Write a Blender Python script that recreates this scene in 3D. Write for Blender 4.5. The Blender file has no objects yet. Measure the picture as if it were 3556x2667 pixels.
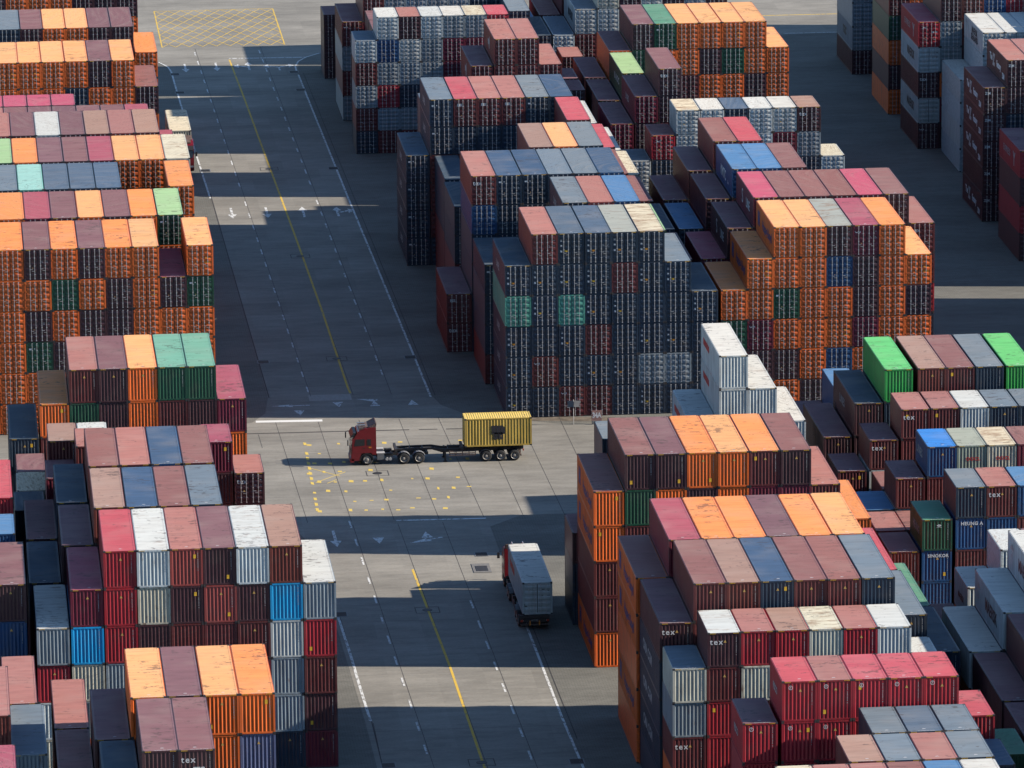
import bpy, bmesh, math, random
import numpy as np
from mathutils import Vector, Matrix
from mathutils.bvhtree import BVHTree
R = math.radians
random.seed(7)
SC = bpy.context.scene
COL = SC.collection
W20, W40, WID, HC, STD = 6.058, 12.192, 2.438, 2.896, 2.591
PITCH = 2.476

# ------------------------------------------------------------------ materials
def new_mat(name):
    m = bpy.data.materials.new(name); m.use_nodes = True
    nt = m.node_tree; nt.nodes.clear()
    out = nt.nodes.new('ShaderNodeOutputMaterial')
    bs = nt.nodes.new('ShaderNodeBsdfPrincipled')
    nt.links.new(bs.outputs[0], out.inputs[0])
    return m, nt, bs
def N(nt, t, **kw):
    n = nt.nodes.new(t)
    for k, v in kw.items():
        if isinstance(k, str) and hasattr(n, k): setattr(n, k, v)
    return n
def L(nt, a, b): nt.links.new(a, b)
def math_node(nt, op, a, b=None, clamp=False):
    n = nt.nodes.new('ShaderNodeMath'); n.operation = op; n.use_clamp = clamp
    for i, v in enumerate((a, b)):
        if v is None: continue
        if isinstance(v, (int, float)): n.inputs[i].default_value = v
        else: L(nt, v, n.inputs[i])
    return n.outputs[0]
def mixc(nt, fac, a, b, mode='MIX'):
    n = nt.nodes.new('ShaderNodeMix'); n.data_type = 'RGBA'; n.blend_type = mode
    if isinstance(fac, (int, float)): n.inputs[0].default_value = fac
    else: L(nt, fac, n.inputs[0])
    for i, v in ((6, a), (7, b)):
        if isinstance(v, tuple): n.inputs[i].default_value = v if len(v) == 4 else v + (1,)
        else: L(nt, v, n.inputs[i])
    return n.outputs[2]
def ramp(nt, src, pts):
    n = nt.nodes.new('ShaderNodeValToRGB'); L(nt, src, n.inputs[0])
    e = n.color_ramp.elements
    e[0].position, e[0].color = pts[0][0], (pts[0][1],)*3 + (1,)
    e[1].position, e[1].color = pts[-1][0], (pts[-1][1],)*3 + (1,)
    for p, v in pts[1:-1]:
        k = e.new(p); k.color = (v, v, v, 1)
    return n.outputs[0]
def noise(nt, vec, scale, detail=3, rough=.55):
    n = nt.nodes.new('ShaderNodeTexNoise'); n.inputs['Scale'].default_value = scale
    n.inputs['Detail'].default_value = detail; n.inputs['Roughness'].default_value = rough
    L(nt, vec, n.inputs['Vector']); return n.outputs[0]
def mapped(nt, vec, scale, add=None):
    m = nt.nodes.new('ShaderNodeMapping'); m.inputs['Scale'].default_value = scale
    L(nt, vec, m.inputs['Vector'])
    if add is not None:
        a = nt.nodes.new('ShaderNodeVectorMath'); a.operation = 'ADD'
        L(nt, m.outputs[0], a.inputs[0]); L(nt, add, a.inputs[1]); return a.outputs[0]
    return m.outputs[0]

def steel_paint(name, kind, attr):
    """container paint: colour comes from the object (or from an attribute of the joined mesh)"""
    m, nt, bs = new_mat(name)
    tc = N(nt, 'ShaderNodeTexCoord')
    if attr:
        at = N(nt, 'ShaderNodeAttribute'); at.attribute_name = 'Col'
        base, rust = at.outputs['Color'], at.outputs['Alpha']
        vec = tc.outputs['Object']
        rnd = noise(nt, vec, .05, 0)
    else:
        oi = N(nt, 'ShaderNodeObjectInfo')
        base, rust, rnd = oi.outputs['Color'], oi.outputs['Alpha'], oi.outputs['Random']
        vec = tc.outputs['Object']
    comb = N(nt, 'ShaderNodeCombineXYZ')
    r100 = math_node(nt, 'MULTIPLY', rnd, 173.0)
    for i in range(3): L(nt, r100, comb.inputs[i])
    off = comb.outputs[0]
    if kind == 'roof':
        # wind-blown streaks run across the roof, blotches and dents where water stands
        v1 = mapped(nt, vec, (.35, 2.2, 1), off); v2 = mapped(nt, vec, (.8, 1.0, 1), off)
        st = noise(nt, v1, 1.0, 5, .62)
        tone = ramp(nt, st, [(.28, .80), (.5, 1.0), (.74, 1.13)])
        c = mixc(nt, 1.0, base, tone, 'MULTIPLY')
        dust = noise(nt, v2, .35, 2)
        c = mixc(nt, math_node(nt, 'MULTIPLY', ramp(nt, dust, [(.45, 0), (.75, .5)]), .35), c, (.42, .36, .30))
        # dark stains, more of them on some containers than on others
        sp = noise(nt, mapped(nt, vec, (.9, 1.7, 1), off), 1.5, 5, .66)
        big = noise(nt, v2, .30, 1)
        amt = math_node(nt, 'ADD', math_node(nt, 'MULTIPLY', big, .34), math_node(nt, 'MULTIPLY', rnd, .07))
        spf = math_node(nt, 'MULTIPLY', math_node(nt, 'SUBTRACT', math_node(nt, 'ADD', sp, amt), .815), 16, True)
        c = mixc(nt, math_node(nt, 'MULTIPLY', spf, .62), c, (.05, .038, .035))
        rs = noise(nt, mapped(nt, vec, (.5, 1.6, 1), off), .9, 6, .7)
        rf = math_node(nt, 'MULTIPLY', math_node(nt, 'SUBTRACT', math_node(nt, 'ADD', rs, math_node(nt, 'MULTIPLY', rust, .26)), .70), 6, True)
        c = mixc(nt, math_node(nt, 'MULTIPLY', rf, .8), c, (.20, .085, .035))
        # roof edge where the paint has chalked along the rail
        bs.inputs['Roughness'].default_value = .62
    else:
        v1 = mapped(nt, vec, (3.2, 3.2, .28), off); v2 = mapped(nt, vec, (.9, .9, .9), off)
        st = noise(nt, v1, 1.0, 4, .6)
        c = mixc(nt, 1.0, base, ramp(nt, st, [(.28, .66), (.52, 1.0), (.78, 1.25)]), 'MULTIPLY')
        d = noise(nt, v2, .9, 3)
        c = mixc(nt, math_node(nt, 'MULTIPLY', ramp(nt, d, [(.48, 0), (.8, 1)]), .28), c, (.13, .10, .085))
        rs = noise(nt, mapped(nt, vec, (2.6, 2.6, .8), off), 1.1, 6, .7)
        rf = math_node(nt, 'MULTIPLY', math_node(nt, 'SUBTRACT', math_node(nt, 'ADD', rs, math_node(nt, 'MULTIPLY', rust, .24)), .74), 8, True)
        c = mixc(nt, math_node(nt, 'MULTIPLY', rf, .75), c, (.12, .048, .024))
        bs.inputs['Roughness'].default_value = .48
    L(nt, c, bs.inputs['Base Color'])
    return m
def plain(name, col, rough=.6, metal=0, var=.15, scale=3.0, emis=None):
    m, nt, bs = new_mat(name)
    tc = N(nt, 'ShaderNodeTexCoord')
    n = noise(nt, tc.outputs['Object'], scale, 3)
    c = mixc(nt, 1.0, tuple(col), ramp(nt, n, [(.3, 1 - var), (.7, 1 + var)]), 'MULTIPLY')
    L(nt, c, bs.inputs['Base Color'])
    bs.inputs['Roughness'].default_value = rough; bs.inputs['Metallic'].default_value = metal
    return m
M = dict(
    paint=steel_paint('container_paint', 'wall', False), roof=steel_paint('container_roof_paint', 'roof', False),
    apaint=steel_paint('container_paint_of_stacks', 'wall', True), aroof=steel_paint('roof_paint_of_stacks', 'roof', True),
    bar=plain('galvanised_bar', (.50, .48, .47), .45, .3), casting=plain('corner_casting', (.035, .03, .03), .7),
    white=plain('white_lettering', (.62, .60, .60), .6), black=plain('black_lettering', (.02, .02, .025), .6),
    dim=plain('grey_lettering', (.34, .33, .33), .6),
    blue=plain('blue_lettering', (.03, .04, .15), .6), redl=plain('red_lettering', (.45, .02, .02), .6),
    yellow=plain('yellow_sticker', (.75, .42, .03), .6), amber=plain('amber_triangle', (.6, .36, .1), .6),
    green=plain('green_roundel', (.1, .5, .25), .6), orange=plain('orange_sticker', (.75, .28, .02), .6),
    seal=plain('door_seal', (.012, .012, .013), .8),
    cabred=plain('cab_red_paint', (.17, .010, .016), .28, 0, .12), tyre=plain('tyre_rubber', (.022, .022, .023), .85),
    rim=plain('wheel_rim_steel', (.30, .28, .25), .5, .3), dark=plain('chassis_steel', (.025, .023, .024), .6),
    rusty=plain('worn_rusty_steel', (.11, .075, .065), .75, 0, .4, 6), glass=plain('window_glass', (.018, .022, .026), .08),
    plastic=plain('black_plastic', (.02, .02, .022), .5), chrome=plain('bright_metal', (.6, .6, .58), .25, .8),
    lampred=plain('tail_lamp', (.4, .04, .02), .3), lampo=plain('orange_reflector', (.6, .2, .03), .4),
    lens=plain('headlight_lens', (.5, .5, .48), .15), grey=plain('grey_painted_steel', (.16, .16, .165), .55),
    concrete_sign=plain('weathered_sign_paint', (.27, .15, .13), .8, 0, .35, 5), post=plain('sign_post_steel', (.42, .40, .38), .5),
    seat=plain('cab_interior', (.05, .045, .045), .8),
)

# ------------------------------------------------------------------ mesh helpers
class MB:
    def __init__(s): s.v = []; s.f = []; s.m = []
    def face(s, pts, mi=0):
        i = len(s.v); s.v += [tuple(p) for p in pts]; s.f.append(tuple(range(i, i + len(pts)))); s.m.append(mi)
    def box(s, x0, x1, y0, y1, z0, z1, mi=0, skip=''):
        i = len(s.v)
        s.v += [(x0, y0, z0), (x1, y0, z0), (x1, y1, z0), (x0, y1, z0), (x0, y0, z1), (x1, y0, z1), (x1, y1, z1), (x0, y1, z1)]
        for k, q in (('b', (0, 3, 2, 1)), ('t', (4, 5, 6, 7)), ('f', (0, 1, 5, 4)), ('k', (2, 3, 7, 6)), ('l', (3, 0, 4, 7)), ('r', (1, 2, 6, 5))):
            if k in skip: continue
            s.f.append(tuple(i + j for j in q)); s.m.append(mi)
    def cyl(s, c, r, h, axis='x', n=16, mi=0, r2=None):
        r2 = r if r2 is None else r2
        a = []; b = []
        for k in range(n):
            t = 2*math.pi*k/n; p, q = math.cos(t), math.sin(t)
            for lst, rr, hh in ((a, r, -h/2), (b, r2, h/2)):
                if axis == 'x': lst.append((c[0]+hh, c[1]+rr*p, c[2]+rr*q))
                elif axis == 'y': lst.append((c[0]+rr*q, c[1]+hh, c[2]+rr*p))
                else: lst.append((c[0]+rr*p, c[1]+rr*q, c[2]+hh))
        for k in range(n):
            j = (k+1) % n; s.face([a[k], a[j], b[j], b[k]], mi)
        s.face(a[::-1], mi); s.face(b, mi)
    def tube(s, pts, r, n=6, mi=0):
        pts = [Vector(p) for p in pts]
        rings = []
        for i, p in enumerate(pts):
            d = (pts[min(i+1, len(pts)-1)] - pts[max(i-1, 0)]).normalized()
            u = d.orthogonal().normalized(); w = d.cross(u)
            if rings:
                pu = rings[-1][1]; u = (pu - d*pu.dot(d)).normalized(); w = d.cross(u)
            rings.append(([p + (u*math.cos(2*math.pi*k/n) + w*math.sin(2*math.pi*k/n))*r for k in range(n)], u))
        for a, b in zip(rings, rings[1:]):
            for k in range(n):
                j = (k+1) % n; s.face([a[0][k], a[0][j], b[0][j], b[0][k]], mi)
        s.face([p for p in rings[0][0]][::-1], mi); s.face(rings[-1][0], mi)
    def prism(s, poly, x0, x1, mi=0, axis='x'):
        def P(a, b, c): return (c, a, b) if axis == 'x' else (a, c, b)
        A = [P(a, b, x0) for a, b in poly]; B = [P(a, b, x1) for a, b in poly]
        for k in range(len(poly)):
            j = (k+1) % len(poly); s.face([A[k], A[j], B[j], B[k]], mi)
        s.face(A[::-1], mi); s.face(B, mi)
    def mesh(s, name, mats, weld=False, bevel=0, smooth=False):
        me = bpy.data.meshes.new(name); me.from_pydata(s.v, [], s.f); me.validate()
        if len(me.polygons) == len(s.m): me.polygons.foreach_set('material_index', s.m)
        for m in mats: me.materials.append(m)
        bm = bmesh.new(); bm.from_mesh(me)
        if weld or bevel: bmesh.ops.remove_doubles(bm, verts=bm.verts, dist=1e-4)
        bmesh.ops.recalc_face_normals(bm, faces=bm.faces) if (weld or bevel) else None
        if bevel: bmesh.ops.bevel(bm, geom=bm.edges[:], offset=bevel, segments=2, affect='EDGES', clamp_overlap=True)
        bm.to_mesh(me); bm.free()
        if smooth:
            me.polygons.foreach_set('use_smooth', [True]*len(me.polygons))
        me.update(); return me
def put(name, me, parent=None, loc=(0, 0, 0), rot=None, color=None):
    o = bpy.data.objects.new(name, me); COL.objects.link(o)
    o.location = loc
    if rot is not None: o.rotation_euler = rot
    if parent: o.parent = parent
    if color: o.color = color
    return o
def tag(o, label=None, cat=None, group=None, kind=None):
    if label: o['label'] = label
    if cat: o['category'] = cat
    if group: o['group'] = group
    if kind: o['kind'] = kind
    return o
def thing(name, label, cat, loc=(0, 0, 0), rz=0, group=None):
    o = bpy.data.objects.new(name, None); COL.objects.link(o); o.location = loc; o.rotation_euler = (0, 0, rz)
    o.empty_display_size = .5
    return tag(o, label, cat, group)

# ------------------------------------------------------------------ container parts (x across, y along, front end at -y)
def wave(n, span, depth, flat=.32):
    """corrugation profile: list of (u, d) with outer ridges at d=0 and valleys at d=depth"""
    p = span/n; out = []
    for k in range(n):
        u = -span/2 + k*p
        out += [(u, 0), (u + p*flat, 0), (u + p*.5, depth), (u + p*(.5 + flat), depth)]
    out.append((span/2, 0)); return out
_cache = {}
def cached(key, fn):
    if key not in _cache: _cache[key] = fn()
    return _cache[key]
def g_body(Ln, H, detail=True):
    m = MB(); w, l = WID/2, Ln/2; pz = .16
    for sx in (-1, 1):
        for sy in (-1, 1):
            x0, x1 = sorted((sx*w, sx*(w-.13))); y0, y1 = sorted((sy*l, sy*(l-.15)))
            m.box(x0, x1, y0, y1, .12, H-.12, 0)
            for z0 in (0, H-.118):                        # corner castings stand a little proud
                m.box(x0-.004 if sx < 0 else x0-.03, x1+.004 if sx > 0 else x1+.03, y0-.006 if sy < 0 else y0-.02, y1+.006 if sy > 0 else y1+.02, z0, z0+.116, 1)
        x0, x1 = sorted((sx*(w-.004), sx*(w-.10)))
        m.box(x0, x1, -l+.15, l-.15, .02, pz, 0)           # bottom side rail
        m.box(x0, x1, -l+.15, l-.15, H-.10, H-.022, 0)     # top side rail
        n = int(round((Ln-.3)/.278)) if detail else 1
        if detail:
            wv = wave(n, Ln-.3, .036)
            for (a, da), (b, db) in zip(wv, wv[1:]):
                q = [(sx*(w-.012-da), a, pz), (sx*(w-.012-db), b, pz), (sx*(w-.012-db), b, H-.10), (sx*(w-.012-da), a, H-.10)]
                m.face(q if sx > 0 else q[::-1], 0)
        else:
            q = [(sx*(w-.02), -l+.15, pz), (sx*(w-.02), l-.15, pz), (sx*(w-.02), l-.15, H-.10), (sx*(w-.02), -l+.15, H-.10)]
            m.face(q if sx > 0 else q[::-1], 0)
    m.face([(w-.13, l-.03, .1), (-w+.13, l-.03, .1), (-w+.13, l-.03, H-.1), (w-.13, l-.03, H-.1)], 0)
    m.box(-w+.13, w-.13, l-.12, l-.01, .02, .14, 0); m.box(-w+.13, w-.13, l-.12, l-.01, H-.12, H-.02, 0)
    m.box(-w+.1, w-.1, -l+.1, l-.1, .06, .10, 1)
    for sx in (-.75, .42):                                 # front sill and header with lashing cut-outs
        pass
    m.box(-w+.13, w-.13, -l+.006, -l+.10, .02, .155, 0); m.box(-w+.13, w-.13, -l+.006, -l+.12, H-.13, H-.02, 0)
    return m
def g_roof(Ln, H, detail=True):
    m = MB(); w, l = WID/2-.06, Ln/2-.12
    n = int(round(2*l/.21))
    z = H-.006
    m.box(-w, w, -l-.10, -l, z-.02, z+.002, 0); m.box(-w, w, l, l+.10, z-.02, z+.002, 0)   # header plates
    e = .09
    m.face([(-w, -l, z), (-w+e, -l, z), (-w+e, l, z), (-w, l, z)]); m.face([(w-e, -l, z), (w, -l, z), (w, l, z), (w-e, l, z)])
    if detail:
        wv = wave(n, 2*l, .020, .30)
        for (a, da), (b, db) in zip(wv, wv[1:]):
            m.face([(-w+e, a, z-da), (w-e, a, z-da), (w-e, b, z-db), (-w+e, b, z-db)], 0)
    else: m.face([(-w+e, -l, z), (w-e, -l, z), (w-e, l, z), (-w+e, l, z)], 0)
    return m
def g_endwall(Ln, H):
    m = MB(); l = Ln/2; s = WID-.26
    wv = wave(8, s, .055, .20)
    for (a, da), (b, db) in zip(wv, wv[1:]):
        m.face([(a, -l+.02+da, .155), (b, -l+.02+db, .155), (b, -l+.02+db, H-.13), (a, -l+.02+da, H-.13)], 0)
    return m
def g_door(Ln, H, side):
    m = MB(); l = Ln/2; y = -l+.03
    x0, x1 = (-WID/2+.135, -.012) if side < 0 else (.012, WID/2-.135)
    z0, z1 = .16, H-.135
    m.box(x0, x1, y, y+.05, z0, z1, 0, 'k')
    nb = 5; hh = (z1-z0-.1)/nb                             # pressed horizontal ribs
    for k in range(nb):
        a = z0+.05+k*hh; b = a+hh
        za, zb, zc, zd = a+hh*.16, a+hh*.32, b-hh*.32, b-hh*.16
        xa, xb = x0+.06, x1-.06
        m.face([(xa, y-.002, za), (xb, y-.002, za), (xb, y-.042, zb), (xa, y-.042, zb)])
        m.face([(xa, y-.042, zb), (xb, y-.042, zb), (xb, y-.042, zc), (xa, y-.042, zc)])
        m.face([(xa, y-.042, zc), (xb, y-.042, zc), (xb, y-.002, zd), (xa, y-.002, zd)])
        m.face([(xa, y-.002, za), (xa, y-.042, zb), (xa, y-.042, zc), (xa, y-.002, zd)]); m.face([(xb, y-.042, zb), (xb, y-.002, za), (xb, y-.002, zd), (xb, y-.042, zc)])
    gx = x1+.0 if side < 0 else x0
    m.box(gx-.010, gx+.010, y-.012, y+.02, z0, z1, 1)
    hx = x0 if side < 0 else x1
    for k in range(4):
        zz = z0+.2+k*(z1-z0-.4)/3; m.box(hx-.04, hx+.05, y-.05, y, zz-.05, zz+.05, 0)
    return m
def g_bars(Ln, H, side):
    m = MB(); y = -Ln/2-.035
    xs = (-.70, -.27) if side < 0 else (.27, .70)
    for x in xs:
        m.box(x-.022, x+.022, y-.022, y+.022, .10, H-.10, 0)
        for z in (.13, .55, 1.35, 2.1, H-.15):
            m.box(x-.055, x+.055, y-.012, y+.05, z-.035, z+.035, 0)
    zz = 1.02 if side < 0 else 1.06
    m.box(xs[0]-.02, xs[0]+.26, y-.045, y-.03, zz, zz+.028, 0); m.box(xs[1]-.26, xs[1]+.02, y-.045, y-.03, zz-.16, zz-.132, 0)
    return m
def M_body(Ln, H): return cached(('b', Ln, H), lambda: g_body(Ln, H).mesh('container_body', [M['paint'], M['casting']]))
def M_roof(Ln, H): return cached(('r', Ln, H), lambda: g_roof(Ln, H).mesh('container_roof', [M['roof']]))
def M_endwall(Ln, H): return cached(('e', Ln, H), lambda: g_endwall(Ln, H).mesh('container_end_wall', [M['paint']]))
def M_door(Ln, H, s): return cached(('d', Ln, H, s), lambda: g_door(Ln, H, s).mesh('container_door', [M['paint'], M['seal']]))
def M_bars(Ln, H, s): return cached(('k', Ln, H, s), lambda: g_bars(Ln, H, s).mesh('locking_bars', [M['bar']]))

# lettering: real glyph outlines turned into thin meshes, one mesh per word
def text_mesh(body, size, mat, bold=.0, spacing=1.0, align='CENTER', line=1.0, shear=0, sx=1.0):
    key = ('t', body, size, mat, bold, spacing, align, line, shear, sx)
    if key in _cache: return _cache[key]
    cu = bpy.data.curves.new('lettering', 'FONT'); cu.body = body; cu.size = size; cu.align_x = align; cu.align_y = 'CENTER'
    cu.offset = bold*size; cu.space_character = spacing; cu.space_line = line; cu.extrude = .002; cu.shear = shear; cu.resolution_u = 3
    o = bpy.data.objects.new('lettering', cu); COL.objects.link(o)
    bpy.context.view_layer.update()
    dg = bpy.context.evaluated_depsgraph_get()
    me = bpy.data.meshes.new_from_object(o.evaluated_get(dg))
    bpy.data.objects.remove(o); bpy.data.curves.remove(cu)
    if sx != 1.0:
        for v in me.vertices: v.co.x *= sx
    me.materials.clear(); me.materials.append(M[mat]); me.name = 'lettering_mesh'
    _cache[key] = me; return me
FRONT = Matrix(((1, 0, 0), (0, 0, -1), (0, 1, 0)))         # text plane facing -y
SIDE = Matrix(((0, 0, -1), (-1, 0, 0), (0, 1, 0)))         # text plane facing -x, reading towards -y
def put_text(root, me, loc, side=False, name='lettering', scale=(1, 1, 1)):
    o = put(name, me, root)
    mt = (SIDE if side else FRONT).to_4x4(); mt.translation = loc
    o.matrix_local = mt @ Matrix.Diagonal((*scale, 1)); return o
def g_data(H, seed, dense=True):
    """rows of small stencilled figures on the right-hand door"""
    m = MB(); r = random.Random(seed)
    for x0, x1, z in ((.36, .58, H-.52), (.76, 1.03, H-.50), (.82, .98, H-.64)):
        m.box(x0, x1, -.002, 0, z, z+.07, 0)
    for k in range(5 if dense else 3):
        z = H-1.02-k*.13
        m.box(.34, .34+r.uniform(.10, .26), -.002, 0, z, z+.045, 0); m.box(.80, .80+r.uniform(.10, .24), -.002, 0, z, z+.045, 0)
    m.box(.86, 1.0, -.002, 0, .33, .37, 0)
    return m
def M_data(H, k, mat='dim'): return cached(('dt', H, k, mat), lambda: g_data(H, k, k % 2 == 0).mesh('stencilled_data', [M[mat]]))
def M_tri():
    def f():
        m = MB(); m.face([(-.11, -.002, 0), (.11, -.002, 0), (0, -.002, .2)], 0); return m.mesh('warning_triangle', [M['amber']])
    return cached('tri', f)
def M_sq(w, h, mat):
    def f():
        m = MB(); m.box(-w/2, w/2, -.003, 0, -h/2, h/2, 0); return m.mesh('sticker', [M[mat]])
    return cached(('sq', w, h, mat), f)
def M_code(H, k):
    """container number painted vertically down the end wall"""
    def f():
        m = MB(); r = random.Random(k); z = H-.35
        for i in range(12):
            if i in (4, 11): z -= .07
            w = r.uniform(.035, .06); m.box(-w/2, w/2, -.002, 0, z-.065, z, 0); z -= .105
        return m.mesh('vertical_number', [M['dim']])
    return cached(('vc', H, k % 5), f)
def M_stripes(Ln):
    def f():
        m = MB()
        for sx in (-1, 1):
            for k in range(5):
                x = sx*(WID/2-.22-k*.085)
                m.face([(x-.03, -.002, -.04), (x+.01, -.002, -.04), (x+.05, -.002, .04), (x+.01, -.002, .04)], 0)
        return m.mesh('hazard_stripes', [M['yellow']])
    return cached('hs', f)
def M_blob():
    def f():
        m = MB(); n = 10
        m.face([(.13*math.cos(math.pi*k/n), .09*math.sin(math.pi*k/n), 0) for k in range(n+1)], 0)
        return m.mesh('handling_mark', [M['white']])
    return cached('blob', f)
# ------------------------------------------------------------------ palettes (real paint colours, linear)
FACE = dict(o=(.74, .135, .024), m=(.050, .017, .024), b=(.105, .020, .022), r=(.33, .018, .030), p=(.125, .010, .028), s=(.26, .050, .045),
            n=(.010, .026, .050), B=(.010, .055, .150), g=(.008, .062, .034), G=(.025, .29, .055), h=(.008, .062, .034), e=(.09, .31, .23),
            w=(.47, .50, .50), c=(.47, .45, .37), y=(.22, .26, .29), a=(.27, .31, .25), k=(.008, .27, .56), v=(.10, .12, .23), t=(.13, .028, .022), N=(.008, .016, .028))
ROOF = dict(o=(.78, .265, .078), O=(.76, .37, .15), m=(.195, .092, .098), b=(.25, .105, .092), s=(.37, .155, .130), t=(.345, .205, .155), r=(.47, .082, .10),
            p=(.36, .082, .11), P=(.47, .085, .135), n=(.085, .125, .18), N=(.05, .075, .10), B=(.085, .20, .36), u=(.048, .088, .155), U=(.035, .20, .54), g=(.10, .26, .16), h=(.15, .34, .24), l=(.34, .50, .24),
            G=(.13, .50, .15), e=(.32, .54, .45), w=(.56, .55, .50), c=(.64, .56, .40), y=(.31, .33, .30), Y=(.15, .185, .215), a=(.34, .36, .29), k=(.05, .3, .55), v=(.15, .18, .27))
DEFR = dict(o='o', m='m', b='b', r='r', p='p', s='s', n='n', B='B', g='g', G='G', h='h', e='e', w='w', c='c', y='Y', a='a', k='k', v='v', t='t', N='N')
FNAME = dict(o='orange', m='dark brown', b='brown', r='red', p='maroon', s='brick red', n='navy', B='blue', g='dark green', G='bright green', h='green', e='mint green',
             w='white', c='cream', y='grey', a='grey green', k='sky blue', v='slate blue', t='brown', N='black')
RNAME = dict(o='orange', O='pale orange', m='mauve', b='dusty brown', s='salmon', t='tan', r='coral', p='dusky pink', P='pink', n='slate blue', N='charcoal', B='blue', u='dull blue', U='bright blue', g='green', h='sea green',
             l='pale green', G='bright green', e='mint', w='white', c='cream', y='pale grey', Y='grey', a='grey green', k='sky blue', v='slate')
RUST = dict(w=.55, c=.8, y=.6, a=.4, e=.35, h=.6, s=.3, k=.05)
BN = dict(L='left block', C='centre block', T='right block', F='far right block', Z='')
BAYS = []
def bay(i, blk, Y, Ln, H, end, xs, cols, roofs='', fill='mbopn'):
    cols = cols.split()
    if not isinstance(xs, (list, tuple)): xs = [xs + k*PITCH for k in range(len(cols))]
    BAYS.append(dict(id=i, blk=blk, Y=Y, L=W40 if Ln == 40 else W20, H=H, end=end, xs=list(xs), cols=cols, roofs=roofs.split(), fill=fill))
def st(x0, n, step=PITCH): return [x0 + k*step for k in range(n)]
# left block, front to back
bay('LLc', 'L', 390.4, 20, HC, 'w', [1.14], '5p')
bay('L1', 'L', 384.4, 40, HC, 'w', [9.3, 11.82, 14.26], '5n 6mm 6mm', 'N m m')
bay('L2', 'L', 396.9, 40, HC, 'w', [6.5, 9.02, 11.53, 14.0, 16.48, 18.96], '4t 5m 6oo 6mm 6oo 6ov', 'b m O m O o')
bay('L2b', 'L', 409.4, 40, HC, 'w', [6.5], '4t', 's')
bay('LLa', 'L', 403.4, 40, HC, 'w', [.95, 3.4], '5t 4yn', 's Y')
bay('LLb', 'L', 415.8, 40, HC, 'w', [2.98], '4b', 's')
bay('L3', 'L', 435.1, 40, HC, 'w', [5.75, 8.33] + st(10.86, 7), '4yrwc 5pkcy 6rrry 6wcmm 6smb 6msb 6wmb 6tkwyyn 5yrbmp', 'w p r w s m w t w')
bay('LLd', 'L', 437.3, 40, HC, 'w', [2.65], '5mB', 'm')
bay('L4', 'L', 447.9, 40, HC, 'w', [5.45, 8.0] + st(10.54, 4), '4n 5m 6t 6n 6b 6n', 'N m t u b Y')
bay('LLe', 'L', 451.9, 20, HC, 'w', [2.1], '5B', 'B')
bay('L5', 'L', 460.8, 40, HC, 'w', [5.5, 7.95] + st(10.5, 4), '4m 5n 6b 6b 6B 6b', 'm N b s u b')
bay('LLf', 'L', 462.9, 40, HC, 'w', [2.1], '5r', 'r')
bay('L6a', 'L', 474.4, 20, STD, 'w', [4.8, 7.4, 9.85, 12.4, 14.9, 17.5, 20.05], '4n 5p 6b 5m 5b 5m 6pmb', 'N m s m b m p')
bay('L6x', 'L', 474.2, 20, STD, 'd', [22.6], '5mb', 's')
bay('L6b', 'L', 480.6, 20, HC, 'w', [7.7, 10.2, 12.7], '5b 5w 4m', 't w m')
bay('L6c', 'L', 480.7, 20, STD, 'w', [5.1], '4c', 'c')
bay('L6d', 'L', 486.9, 20, STD, 'w', [5.15], '4m', 'm')
bay('L7', 'L', 493.3, 40, HC, 'w', [4.7] + st(7.33, 7), '4n 5ob 6bgm 6mmm 6oob 6gbm 6gmb 5po', 'N o s m O h h p')
bay('L8', 'L', 540.8, 40, HC, 'd', [1.95] + st(4.46, 8), '6oooo 6oooooo 6momgoo 6ogomo 6momm 6omm 6oooo 5mo 6ogoooo', 'o o m o m o O p O')
bay('L9', 'L', 554.3, 40, HC, 'd', 4.83, '6o 6p 6b 6o 6m 6o 6go', 'o p m O m o l')
bay('L10', 'L', 567.5, 40, HC, 'd', st(4.45, 7) + [21.25], '6n 6e 6n 6n 6n 4o 4o 6ooo', 'Y e n n n o o o')
bay('L11', 'L', 580.6, 40, HC, 'd', 4.17, '6g 6o 6m 6m 6p 6oo 6oo 6c', 'l o m m p O O c')
bay('L12', 'L', 594.0, 40, HC, 'd', 4.2, '6s 6m 6w 6m 6b 6s 6b', 's m w m t s t')
bay('L13', 'L', 606.3, 20, 2.79, 'd', 3.67, '6s 6b 6b 6b 6m 6m 6p 5p', 's m m m m m p p')
bay('L13b', 'L', 612.7, 20, 2.79, 'd', 3.7, '6p 6p 6p 6p', 'P P P P')
bay('L14', 'L', 633.6, 40, HC, 'd', 5.6, '6oo 6oo 6oo 6on 6mo 6oo 5mo', 'O O O O m O b')
bay('L15', 'L', 653.5, 40, HC, 'd', st(6.2, 6) + [21.15], '6nm 6mm 6ooo 6ooo 6mm 6mm 5oo', 'Y m O O m m o')
bay('L16', 'L', 675.7, 40, HC, 'd', 4.97, '6m 6o 6o 6o 6m 6m 6moo')
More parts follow.
